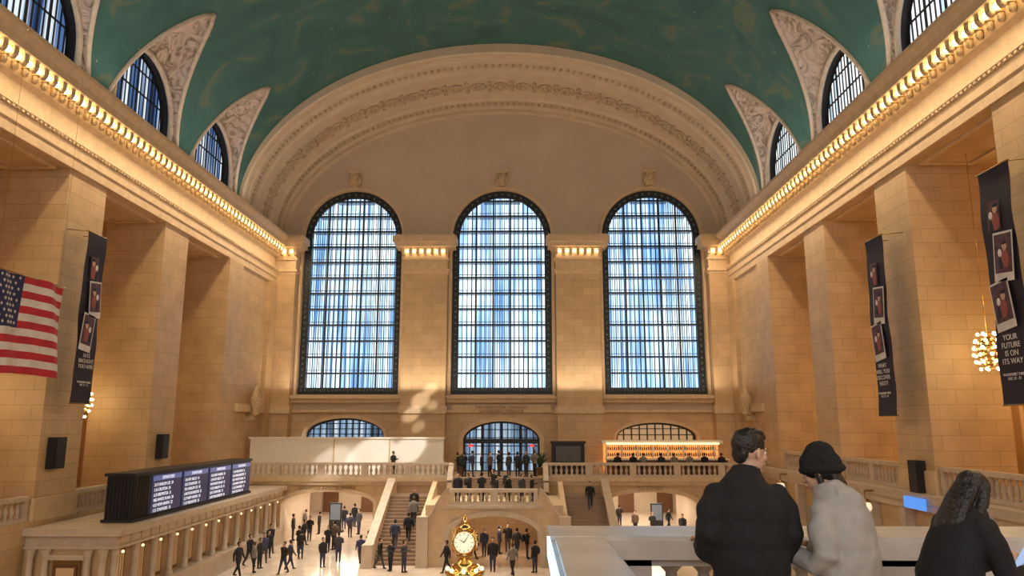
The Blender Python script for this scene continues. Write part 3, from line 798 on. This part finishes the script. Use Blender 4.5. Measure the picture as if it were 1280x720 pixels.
def chandelier(x, y, z, r=.75):
    e = empty('globe_chandelier'); mb = MB()
    mb.ball((x,y,z), (r*.62, r*.62, r*.9), 14, 10, 0)
    for i in range(6):
        t = -1+.2+i*.32; rr = r*.8*sqrt(max(.05, 1-t*t))
        n = max(4, int(11*rr/r))
        mb.tube([(x+rr*cos(2*pi*k/16), y+rr*sin(2*pi*k/16), z+t*r*1.3) for k in range(17)], [.02]*17, 5, 0)
        for k in range(n):
            a = 2*pi*k/n+i; mb.ball((x+rr*cos(a), y+rr*sin(a), z+t*r*1.3), .065, 8, 6, 1)
    mb.tube([(x,y,z+r), (x,y,18.9)], [.012,.012], 6, 0)
    mb.build('chandelier_body', [M_brass, M_bulb], e)
chandelier(XL-2.9, 38.3, 9.0, .7); chandelier(XL-2.5, 29.0, 9.0, .7)
chandelier(XR+1.62, 29.2, 10.7, .66); chandelier(XR+1.9, 20, 10.7, .66)

for x, s in ((XL, -1), (XR, 1)):
    mb = MB(); X = x-s*.6
    mb.lathe([(.12,0),(.35,.15),(.2,.35),(.3,.6),(.42,1.0),(.36,1.4),(.18,1.7),(.12,1.95),(.02,2.1)], (X, 54, 8.5), 12, 0)
    mb.box(*sorted((x-s*.02, X)), 53.8, 54.2, 8.2, 8.5, 0)
    mb.build('wall_sconce', [M_ornam])

# ================================================================== INFORMATION BOOTH + CLOCK
e = empty('information_booth', (C+.05, 21, 0)); mb = MB()
mb.lathe([(2.5,0),(2.5,.2),(2.4,.25),(2.4,1.0),(2.6,1.05),(2.6,1.15)], (0,0,0), 32, 0)
mb.lathe([(2.3,1.15),(2.3,2.3)], (0,0,0), 32, 1)
for k in range(16):
    a = 2*pi*k/16; mb.tube([(2.35*cos(a), 2.35*sin(a), 1.15), (2.35*cos(a), 2.35*sin(a), 2.3)], [.05,.05], 6, 2)
mb.lathe([(2.5,2.3),(2.55,2.5),(2.3,2.65),(1.2,2.8),(.8,2.9),(.7,3.3),(.5,3.45),(.42,3.8),(.52,3.92),(.54,3.98),(.3,4.02),(.38,4.12),(.22,4.22),(.14,4.36)], (0,0,0), 24, 2)
for k in range(8):
    a = 2*pi*k/8; mb.ball((.46*cos(a), .46*sin(a), 4.06), .06, 8, 6, 3)
mb.build('booth', [M_marb, mat('booth_glass', (.1,.08,.06), .1), M_brass, M_globe], e)
ck = empty('four_faced_clock', (C+.05, 21, 4.78)); mb = MB()
mb.ball((0,0,0), (.27,.27,.33), 20, 14, 0)
mb.lathe([(.16,-.42),(.24,-.38),(.14,-.34),(.2,-.28)], (0,0,0), 16, 0)
mb.lathe([(.2,.28),(.25,.33),(.14,.38),(.1,.46),(.13,.52),(.06,.58),(.02,.68)], (0,0,0), 16, 0)
for q in range(4):
    R = Matrix.Rotation(q*pi/2, 3, 'Z')
    d = R @ Vector((0,-1,0)); u = R @ Vector((1,0,0)); z = Vector((0,0,1))
    def disc(r, dist, m, nseg=32):
        mb.add([d*dist]+[d*dist+u*r*cos(2*pi*k/nseg)+z*r*sin(2*pi*k/nseg) for k in range(nseg)], [(0, k+1, (k+1) % nseg+1) for k in range(nseg)], m)
    disc(.285, .32, 1)
    mb.tube([d*.31+u*.285*cos(2*pi*k/32)+z*.285*sin(2*pi*k/32) for k in range(33)], [.02]*33, 8, 0)
    mb.tube([d*.22+u*.265*cos(2*pi*k/32)+z*.265*sin(2*pi*k/32) for k in range(33)], [.035]*33, 6, 0)
    for k in range(12):
        a = 2*pi*k/12; mb.tube([d*.325+u*.2*cos(a)+z*.2*sin(a), d*.325+u*.25*cos(a)+z*.25*sin(a)], [.009,.009], 4, 2)
    for a, L in ((1.0, .2), (2.6, .14)): mb.tube([d*.33, d*.33+u*L*cos(a)+z*L*sin(a)], [.014,.007], 4, 2)
mb.build('clock_body', [M_brass, mat('opal_face', (.9,.85,.7), .3, emis=(1,.86,.6), es=.75), M_black], ck)

# ================================================================== EAST BALCONY (foreground)
EF = CAMZ-1.75
mb = MB()
mb.box(0.15, XR-.02, 1.4, 6.0, EF-.5, EF, 0); mb.box(XL+.02, XR-.02, -16.4, 1.4, EF-.5, EF, 0); mb.box(.15, XR-.02, 5.85, 6.1, EF-.3, EF+.02, 1)
mb.build('east_balcony', [M_marb, M_trim])
mb = MB(); RZ = CAMZ-.77
def stone_rail(p0, p1, w=.5, dz=0):
    mb.obox(p0, p1, w-.06, EF+.001, EF+.22+dz); mb.obox(p0, p1, w, RZ-.15+dz, RZ-.03+dz); mb.obox(p0, p1, w-.08, RZ-.03+dz, RZ+dz); mb.obox(p0, p1, w-.12, RZ-.2+dz, RZ-.15+dz)
stone_rail((.19, 5.66), (9.0, 5.66), .62); stone_rail((.40, 1.6), (.40, 5.6), .42, -.004)
mb.obox((.24, 5.66), (.9, 5.66), .5, EF+.001, RZ-.16)
mb.obox((2.3, 5.66), (9, 5.66), .5, EF+.001, RZ-.16)
k = 0
while 1.08+k*.235 < 2.25:
    mb.lathe([(r*.9, .22+q*(RZ-EF-.42)/.66) for r, q in BAL], (1.08+k*.235, 5.66, EF), 16); k += 1
for k in range(14): mb.lathe([(r*.9, .22+q*(RZ-EF-.42)/.66) for r, q in BAL], (.40, 1.9+k*.25, EF), 12)
mb.build('foreground_balustrade', [mat('pale_marble', (.56,.50,.45), .3, scale=3, var=.14)])
mb = MB(); mb.box(.172, .192, 1.7, 5.34, RZ-.12, RZ+.008); mb.build('rail_glare_strip', [mat('blue_glare', (.4,.6,1), .3, emis=(.45,.75,1.0), es=1.6)])  # self-glowing strip stands in for bluish glare along the rail edge

# ================================================================== PEOPLE
def hand_mesh(curl=.5):
    mb = MB()
    mb.tube([(0,-.03,0),(0,.0,0),(0,.05,0),(0,.09,-.002)], [(.024,.02),(.036,.016),(.042,.015),(.038,.012)], 12, ref=(1,0,0))
    for x, L in ((-.029,.072),(-.010,.082),(.010,.076),(.028,.06)):
        p = Vector((x,.085,0)); pts = [p-Vector((0,.02,0)), p]; a = 0
        for fr in (.45,.3,.25):
            a += curl; p = p+Vector((x*.06, cos(a), -sin(a)))*L*fr; pts.append(p)
        mb.tube(pts, [.0095,.0095,.009,.008,.006], 8, ref=(1,0,0))
    mb.tube([(-.02,.01,0),(-.045,.035,-.008),(-.058,.065,-.02),(-.056,.09,-.03)], [.014,.013,.011,.008], 8, ref=(0,0,1))
    return fuse(mb, .0035, 2)

def head_parts(parent, M, hair='short', skin=None, hairm=None):
    skin = skin or M_skin; hairm = hairm or M_hair
    h = MB()
    h.ball((0,-.012,.028), (.076,.096,.093), 20, 14)
    h.ball((0,.018,-.045), (.06,.072,.068), 16, 12); h.ball((0,.06,-.093), (.026,.024,.02), 10, 8)
    h.ball((0,.076,.028), (.05,.016,.014), 10, 6)
    h.tube([(0,.082,.022),(0,.098,-.003),(0,.112,-.022),(0,.088,-.032)], [.009,.011,.016,.012], 10)
    for s in (-1,1):
        h.ball((s*.036,.066,-.02), (.022,.02,.02), 8, 6); h.ball((s*.012,.094,-.026), (.009,.01,.008), 8, 6)
        h.ball((s*.08,-.008,-.008), (.009,.02,.032), 10, 8, 0, Matrix.Rotation(s*.25, 3, 'Z'))
    h.ball((0,.086,-.055), (.024,.012,.008), 10, 6); h.ball((0,.083,-.066), (.02,.012,.008), 10, 6)
    h.tube([(0,-.025,-.16),(0,-.018,-.08),(0,-.008,-.02)], [.06,.052,.05], 16)
    me = fuse(h, .0055, 3); obj('head', me, [skin], parent, M)
    ey = MB()
    for s in (-1,1):
        ey.ball((s*.031,.073,.006), .0125, 10, 8, 0); ey.ball((s*.031,.0825,.006), .006, 8, 6, 1)
        ey.tube([(s*.016,.091,.026),(s*.032,.092,.031),(s*.05,.08,.026)], [.003,.004,.002], 6, 2)
    ey.tube([(-.022,.094,-.06),(0,.0985,-.06),(.022,.094,-.06)], [.002,.005,.002], 6, 3)
    o = ey.build('face_features', [M_eyew, M_eyed, M_hair, M_lip], parent); o.matrix_world = M
    g = MB(); nm = 'hair'
    if hair == 'short':
        g.ball((0,-.022,.045), (.084,.100,.086), 20, 14); g.ball((0,-.072,-.01), (.06,.038,.06), 14, 10)
        g.ball((0,.045,.092), (.056,.042,.03), 12, 8); g.ball((.01,.0,.115), (.055,.07,.022), 12, 8)
        f = lambda c, n: .004*noise.noise(c*80)+.004*noise.noise(c*25)
    elif hair == 'beanie':
        # ponytail / hair below the hat
        q = MB(); q.tube([(0,-.075,-.02),(0,-.09,-.09),(0,-.08,-.15)], [(.066,.035),(.06,.035),(.04,.025)], 12, ref=(1,0,0))
        for s in (-1, 1): q.tube([(s*.072,-.01,-.0),(s*.076,-.01,-.06),(s*.066,-.01,-.12)], [.02,.02,.012], 8)
        obj('hair', fuse(q, .007, 3), [M_hair], parent, M)
        nm = 'knit_beanie'; hairm = M_knit
        g.ball((0,-.012,.052), (.098,.112,.10), 24, 16); g.ball((0,-.04,.035), (.096,.098,.095), 20, 14); g.ball((0,-.03,.10), (.082,.09,.08), 18, 12)
        g.tube([(.098*cos(2*pi*k/20), -.018+.112*sin(2*pi*k/20), .018+.02*sin(2*pi*k/20)) for k in range(21)], [.02]*21, 8, ref=(0,0,1))
        f = lambda c, n: .0025*sin(math.atan2(c.x, c.y+.02)*46)+.002*noise.noise(c*20)
    else:
        g.ball((0,-.022,.045), (.086,.104,.086), 20, 14); g.ball((0,-.07,-.05), (.086,.058,.13), 14, 10)
        g.tube([(0,-.06,.02),(.0,-.082,-.1),(.0,-.09,-.22),(.0,-.085,-.34),(.0,-.07,-.44)], [(.09,.05),(.098,.055),(.108,.05),(.10,.042),(.065,.02)], 18, ref=(1,0,0))
        for s in (-1,1): g.tube([(s*.066,.0,.06),(s*.080,.006,-.04),(s*.086,.0,-.14),(s*.086,-.01,-.26),(s*.08,-.02,-.36)], [.03,.034,.04,.036,.016], 12)
        f = lambda c, n: .0012*sin(math.atan2(c.x, c.y+.03)*30)+.004*noise.noise(c*7)
    me = fuse(g, .007, 5, f); obj(nm, me, [hairm], parent, M)

def lower_body(parent, H=1.0, m=None, shoe=None):
    mb = MB()
    mb.tube([(0,0,.80*H),(0,0,.9*H),(0,0,1.0*H)], [(.16,.12),(.17,.125),(.16,.12)], 14, ref=(1,0,0))
    for s in (-1,1): mb.tube([(s*.09,0,.88*H),(s*.1,.01,.7*H),(s*.105,.02,.48*H),(s*.11,-.005,.28*H),(s*.11,-.01,.08)], [.1,.09,.07,.062,.052], 12)
    obj('trousers', fuse(mb, .014, 4), [m or M_black], parent, Matrix.Identity(4))
    mb = MB()
    for s in (-1,1): mb.tube([(s*.11,-.07,.055),(s*.11,.0,.065),(s*.115,.1,.045),(s*.118,.18,.035)], [(.04,.05),(.045,.06),(.05,.04),(.035,.028)], 12, ref=(1,0,0))
    obj('shoes', fuse(mb, .008, 2), [shoe or M_black], parent, Matrix.Identity(4))

def finish(parent, loc, rz, sc=(1,1,1)):
    parent.location = loc; parent.rotation_euler = (0, 0, rz); parent.scale = sc

def puffer(z0, pitch, amp, wr=.010):
    def f(c, n):
        return amp*(abs(sin(pi*(c.z-z0)/pitch + .5*noise.noise(c*4)))**.5-.6) + .005*noise.noise(c*16) + wr*noise.noise(c*5)
    return f

M_jack = mat('black_puffer', (.007, .007, .009), .85, scale=20, var=.2, bump=.1)
M_coat = mat('cream_puffer', (.36, .335, .31), .8, scale=14, var=.08, bump=.1)
M_coat2 = mat('black_coat', (.008,.008,.011), .85, scale=20, var=.2)
M_fur = mat('grey_scarf', (.38,.35,.33), .9, scale=40, var=.3, bump=.5)
I4 = Matrix.Identity(4)
def man():
    e = empty('man_in_black_jacket'); b = MB()
    b.tube([(0,0,.76),(0,0,.85),(0,-.01,1.0),(0,-.015,1.15),(0,-.01,1.28),(0,0,1.36),(0,.01,1.42),(.01,.015,1.475),(.015,.02,1.51)],
           [(.21,.16),(.225,.175),(.225,.18),(.225,.18),(.235,.17),(.205,.145),(.13,.115),(.09,.092),(.082,.086)], 20, ref=(1,0,0))
    for s in (-1,1):
        b.ball((s*.18,0,1.325), (.085,.095,.085), 14, 10)
        b.tube([(s*.165,0,1.35),(s*.218,-.01,1.26),(s*.24,-.03,1.14),(s*.24,.04,1.03),(s*.205,.22,1.04),(s*.18,.33,1.05)], [.08,.086,.08,.072,.064,.050], 14)
    obj('puffer_jacket', fuse(b, .012, 4, puffer(.76,.15,.010)), [M_jack], e, I4)
    lower_body(e)
    for s in (-1,1):
        obj('hand', hand_mesh(.3), [M_skin], e, Matrix.Translation((s*.165,.36,1.05)) @ Matrix.Scale(s, 4, (1,0,0)) @ Matrix.Rotation(s*.2,4,'Z'))
    head_parts(e, Matrix.Translation((.05,.03,1.585)) @ Matrix.Rotation(radians(-68),4,'Z') @ Matrix.Rotation(radians(-8),4,'X') @ Matrix.Scale(1.06, 4), 'short')
    finish(e, (1.30, 4.45, EF), radians(2), (.97,1,1)); return e
man()
def woman():
    e = empty('woman_in_cream_coat'); b = MB()
    b.tube([(0,0,.58),(0,0,.7),(0,-.02,.9),(0,-.03,1.05),(0,-.01,1.2),(0,.015,1.29),(0,.04,1.36),(0,.055,1.41)],
           [(.20,.165),(.205,.17),(.20,.165),(.195,.16),(.20,.155),(.17,.13),(.11,.1),(.085,.085)], 20, ref=(1,0,0))
    for s in (-1,1):
        b.ball((s*.15,0.01,1.26), (.08,.088,.075), 14, 10)
        b.tube([(s*.135,.01,1.28),(s*.195,-.0,1.19),(s*.22,-.02,1.04),(s*.21,.05,.97),(s*.16,.2,1.01),(s*.12,.28,1.03)], [.072,.08,.072,.062,.052,.042], 14)
    b.tube([(-.09,-.03,1.36),(0,-.075,1.35),(.09,-.03,1.36)], [.035,.05,.035], 10)
    b.ball((0,-.09,1.30), (.10,.05,.085), 12, 8)
    obj('puffer_coat', fuse(b, .012, 4, puffer(.58,.16,.010,.018)), [M_coat], e, I4)
    lower_body(e, .93)
    for s in (-1,1):
        obj('hand', hand_mesh(.4), [M_skin], e, Matrix.Translation((s*.11,.31,1.035)) @ Matrix.Scale(s, 4, (1,0,0)))
    head_parts(e, Matrix.Translation((0,.10,1.465)) @ Matrix.Rotation(radians(12),4,'Z') @ Matrix.Rotation(radians(-16),4,'X'), 'beanie')
    finish(e, (1.83, 4.45, EF), radians(40)); return e
woman()
def woman2():
    e = empty('woman_with_phone'); b = MB()
    b.tube([(0,-.03,.58),(0,-.05,.8),(0,-.06,.95),(0,-.02,1.08),(0,.06,1.2),(0,.10,1.27),(0,.13,1.33),(0,.15,1.37)],
           [(.20,.17),(.21,.175),(.20,.16),(.185,.15),(.19,.145),(.17,.13),(.11,.1),(.07,.07)], 20, ref=(1,0,0))
    for s in (-1,1):
        b.ball((s*.155,.08,1.23), (.075,.085,.08), 14, 10)
        b.tube([(s*.145,.08,1.25),(s*.195,.09,1.15),(s*.22,.13,1.0),(s*.2,.2,.93),(s*.13,.36,.98)], [.072,.074,.064,.058,.045], 14)
    obj('winter_coat', fuse(b, .012, 4, lambda c, n: .010*noise.noise(c*9)+.01*noise.noise(c*4)), [M_coat2], e, I4)
    sc = MB(); sc.tube([(.0,.2,1.32),(.09,.14,1.34),(.06,.04,1.34),(-.06,.04,1.34),(-.09,.14,1.34),(0,.2,1.32)], [.035]*6, 10)
    sc.tube([(.03,.2,1.30),(.06,.24,1.15),(.05,.22,1.0)], [(.05,.02)]*3, 8)
    obj('scarf', fuse(sc, .01, 2, lambda c, n: .006*noise.noise(c*40)), [M_fur], e, I4)
    lower_body(e, .92)
    for s in (-1,1):
        obj('hand', hand_mesh(.75), [M_skin], e, Matrix.Translation((s*.08,.40,1.0)) @ Matrix.Rotation(radians(s*15),4,'Z') @ Matrix.Scale(s, 4, (1,0,0)) @ Matrix.Rotation(radians(25),4,'X') @ Matrix.Rotation(radians(-50),4,'Y'))
    ph = MB(); ph.box(-.04,.04,.0,.010,-.08,.08,0); ph.box(-.036,.036,-.002,0,-.075,.075,1)
    o = ph.build('phone', [M_bw, mat('phone_screen', (.2,.3,.5), .2, emis=(.5,.65,1.0), es=.7)], e)
    o.matrix_world = Matrix.Translation((0,.47,1.03)) @ Matrix.Rotation(radians(-40),4,'X')
    head_parts(e, Matrix.Translation((0,.17,1.43)) @ Matrix.Rotation(radians(-28),4,'X'), 'long')
    finish(e, (2.50, 4.5, EF), radians(-78), (.96,.96,.945)); return e
woman2()

def person_mesh(pose):
    b = MB()
    st = {'walk': (.22,-.2), 'walk2': (-.16,.2), 'stand': (.02,-.02), 'phone': (.02,-.03), 'bag': (.03,.0)}[pose]
    b.tube([(0,0,.82),(0,0,.95),(0,.0,1.1),(0,.0,1.25),(0,.0,1.36),(0,.0,1.43),(0,.005,1.5)], [(.165,.12),(.175,.13),(.165,.125),(.185,.13),(.19,.115),(.12,.09),(.06,.06)], 12, ref=(1,0,0))
    for s, f in ((-1, st[0]), (1, st[1])):
        b.tube([(s*.085,0,.88),(s*.09,f*.45,.5),(s*.09,f*1.0-(.1 if f < -.1 else 0),.09+(.06 if f < -.1 else 0))], [.095,.068,.048], 10)
        y = f*1.0-(.1 if f < -.1 else 0); z = .04+(.05 if f < -.1 else 0)
        b.tube([(s*.09,y-.05,z+.02),(s*.09,y+.06,z),(s*.095,y+.16,z)], [.045,.042,.032], 8)
        if pose == 'phone': pts = [(s*.19,0,1.38),(s*.24,-.02,1.12),(s*.12,.24,1.18)]
        elif pose == 'bag' and s > 0: pts = [(s*.19,0,1.38),(s*.26,-.04,1.14),(s*.2,.12,1.28)]
        else: pts = [(s*.19,0,1.38),(s*.235,-f*.4-.02,1.12),(s*.22,-f*.8+.06,.87)]
        b.tube(pts, [.066,.056,.04], 10)
        p = Vector(pts[2]); b.ball(p+(p-Vector(pts[1])).normalized()*.06, (.035,.04,.05), 8, 6)
    b.tube([(0,.0,1.44),(0,.01,1.58)], [.055,.05], 8)
    b.ball((0,.015,1.61), (.078,.095,.115), 12, 10); b.ball((0,.11,1.60), (.014,.02,.02), 6, 4); b.ball((0,-.02,1.64), (.088,.095,.098), 12, 10)
    if pose == 'bag': b.ball((0,-.2,1.2), (.15,.1,.22), 12, 8)
    me = fuse(b, .024, 2)
    me.materials.clear()
    for p in me.polygons:
        c = p.center
        if c.z > 1.5: p.material_index = 2 if (c.y > .035 and c.z < 1.66) else 3
        elif c.z > 1.46: p.material_index = 2
        elif c.z < .84 and (abs(c.x) < .19): p.material_index = 1 if c.z > .1 else 4
        else: p.material_index = 0
    return me

def ramp_mat(name, cols):
    m, nt, b = nodes_of(name); N, L = nt.nodes, nt.links
    oi = N.new('ShaderNodeObjectInfo'); cr = N.new('ShaderNodeValToRGB'); cr.color_ramp.interpolation = 'CONSTANT'
    e = cr.color_ramp.elements
    while len(e) < len(cols): e.new(.5)
    for i, c in enumerate(cols): e[i].position = i/len(cols); e[i].color = (*c, 1)
    L.new(oi.outputs['Random'], cr.inputs['Fac']); L.new(cr.outputs['Color'], b.inputs['Base Color']); b.inputs['Roughness'].default_value = .8
    return m
M_cc = ramp_mat('crowd_coats', [(.01,.01,.012),(.02,.02,.03),(.015,.012,.012),(.05,.05,.06),(.012,.012,.02),(.10,.06,.04),(.02,.02,.02),(.22,.2,.18),(.01,.01,.01),(.04,.05,.10)])
M_cp = ramp_mat('crowd_trousers', [(.012,.012,.015),(.03,.04,.08),(.01,.01,.01),(.02,.02,.02),(.06,.05,.05)])
M_ch = ramp_mat('crowd_hair', [(.01,.008,.006),(.03,.015,.01),(.012,.01,.01),(.09,.05,.02),(.02,.02,.02)])
TM = {}
for p in ('walk', 'walk2', 'stand', 'phone', 'bag'):
    me = person_mesh(p)
    for m in (M_cc, M_cp, M_skin, M_ch, M_black): me.materials.append(m)
    me.name = 'pedestrian_'+p; TM[p] = me
def ped(x, y, z=0, pose=None, rz=None, h=None):
    pose = pose or random.choice(list(TM)); o = bpy.data.objects.new('pedestrian', TM[pose]); S.collection.objects.link(o)
    o.location = (x, y, z); o.rotation_euler = (0, 0, random.uniform(0, 6.28) if rz is None else rz)
    k = (h or random.uniform(1.6, 1.84))/1.74; o.scale = (k*1.08, k*1.08, k)
for x, y in [(-15.8,53),(-14.5,51.2),(-14.6,52.8),(-13.9,48),(-15.7,48),(-15.0,44.8),(-15.2,46.2),(-13.2,46),(-15.4,43.6),(-14.6,43),(-12.2,48.4),(-12.0,49.2),(-10.7,45),(-12.2,54.5),
             (-11.9,56),(-9.3,44.5),(-9.1,45.7),(-9.05,46.9),(-7.9,43.0),(-7.2,42.4),(-6.4,42),(-12.8,41.5),(-12.8,42.7),(-14.5,41.8),(-14.9,40.6),(-14.8,56),(-13.6,58.6),(-13.1,60),(-16.2,57.4),
             (-11.2,43.4),(-2.3,47),(-1.4,47.9),(-2.9,45.9),(-.9,48.6),(-.3,47),(.3,46.2),(-1.6,42.3),(.7,42.0),(-3.3,42.7),(8.3,56.5),(9.4,55.6),(11.1,58.3),(7.6,60),(11.3,54.3),(2.1,41.5),(-.5,41.2),(-4.1,42.0)]:
    ped(x, y)
for px, k in [(-5.9,9),(-4.9,12),(-5.6,5),(-6.6,3)]:
    y = 44.15+5.6*k/19; ped(C-5.6+random.uniform(-.8,.9), y, 3.3*(k+1)/19, 'walk', random.choice((0, pi)))
for k in (14,):
    ped(C+5.9, 44.15+5.6*k/19, 3.3*(k+1)/19, 'walk2', pi)
for dx, y, z in [(-2.4,52.6,bf),(-1.8,52.4,bf),(-1.2,52.9,bf),(-.6,52.3,bf),(0,53,bf),(.7,52.4,bf),(1.3,52.8,bf),(1.9,52.5,bf),(2.5,53.2,bf),(-2.9,53.4,bf),
                 (-2.2,45.2,LZ),(-1.5,44.9,LZ),(-.8,45.4,LZ),(.1,45.0,LZ),(.8,45.3,LZ),(1.6,44.9,LZ),(2.2,45.6,LZ),(-.2,48,LZ),(.6,49,LZ)]:
    ped(C+dx, y, z, random.choice(('stand','phone','bag')))
for x in (6.8,7.9,8.6,9.9,10.8,11.9,13.0,14.1): ped(x, 53.9+random.uniform(-.2,.2), bf, random.choice(('stand','phone')), 0, 1.6)
ped(-9, 53.0, bf)
ped(XR+1.2, 26.2, 5.1, 'stand', pi/2)

# ================================================================== LIGHTS
W = bpy.data.worlds.new('world'); S.world = W; W.use_nodes = True
bg = W.node_tree.nodes['Background']; bg.inputs[0].default_value = (.75,.85,1,1); bg.inputs[1].default_value = 1.0
def light(kind, name, loc, energy, col, rot=(0,0,0), **k):
    l = bpy.data.lights.new(name, kind); l.energy = energy; l.color = col
    for a, b in k.items(): setattr(l, a, b)
    o = bpy.data.objects.new(name, l); o.location = loc; o.rotation_euler = rot; S.collection.objects.link(o); return o
WARM = (1, .74, .44)
for s, X in ((-1, XL), (1, XR)):
    light('AREA', 'cornice_downlight', (X-s*1.6, 26, 21.6), 2300, WARM, (0, radians(s*14), 0), shape='RECTANGLE', size=.4, size_y=62)
    light('AREA', 'vault_fill', (X-s*1.0, 24, 23.2), 950, (1,.84,.68), (0, pi+radians(s*-25), 0), shape='RECTANGLE', size=.4, size_y=52)  # unseen strip above the cornice, added to brighten the vault
    for y in PIERS[:6]:
        light('POINT', 'gallery_lamp', (X+s*6.2, y+5.9, 10.0), 130 if s < 0 else 330, (1,.58,.22), shadow_soft_size=.5)
light('AREA', 'east_window_daylight', (C, -15.8, 18), 3200, (1,.92,.84), (radians(90), 0, 0), shape='RECTANGLE', size=32, size_y=14)
light('AREA', 'tympanum_fill', (C, 57, 10.4), 850, (1,.84,.66), (radians(180), 0, 0), shape='RECTANGLE', size=34, size_y=.5)  # fill without a fixture, added to light the tympanum and end arch
for x in (-13.25, 8.7):
    light('AREA', 'passage_light', (x, 62, 3.8), 800, (1,.88,.70), (0,0,0), shape='RECTANGLE', size=7, size_y=12)
    light('AREA', 'passage_light', (x, 55.5, 3.1), 300, (1,.88,.70), (0,0,0), shape='RECTANGLE', size=4, size_y=5)
light('POINT', 'stair_arch_lamp', (C, 47.5, 2.4), 140, (1,.8,.6), shadow_soft_size=.4)
light('AREA', 'concourse_floor_fill', (C-6, 45, 20), 1000, (1,.9,.76), (0,0,0), shape='RECTANGLE', size=14, size_y=10, spread=radians(60))  # unseen overhead panel, added to lift the concourse floor
def aim(loc, tgt): return (Vector(tgt)-Vector(loc)).to_track_quat('-Z', 'Y').to_euler()
# overlapping spots inside the hall, added to stand in for sun patches
for tgt, ang, en, bl in [((C-7.0, 58.1, 8.6), 1.9, 60000, .8), ((C-6.3, 58.1, 9.7), 2.1, 75000, .8), ((C-5.5, 58.1, 10.6), 1.7, 60000, .9), ((C-6.4, 58.1, 7.7), 1.5, 45000, .9), ((C-5.4, 58.1, 9.3), 1.4, 35000, .9),
                     ((-8.0, 54, 6.2), 3.2, 60000, .6), ((-10.8, 54, 5.6), 4.2, 70000, .6), ((-13.6, 54, 5.1), 3.4, 55000, .7), ((-15.8, 58, 7.3), 2.4, 45000, .8), ((-14.0, 52, 3.6), 2.6, 40000, .8)]:
    loc = (14, 30, 25)
    light('SPOT', 'sun_patch_spot', loc, en, (1,.96,.90), aim(loc, tgt), spot_size=radians(ang), spot_blend=bl, shadow_soft_size=.05)

# ================================================================== CAMERA
f = 924.0
cam = bpy.data.cameras.new('camera'); cam.sensor_width = 36; cam.lens = f/1280*36; cam.clip_end = 300; cam.clip_start = .05
co = bpy.data.objects.new('camera', cam); S.collection.objects.link(co)
co.location = (0, 0, CAMZ); co.rotation_euler = (radians(90)+atan(170/f), 0, atan(12/f))
S.camera = co
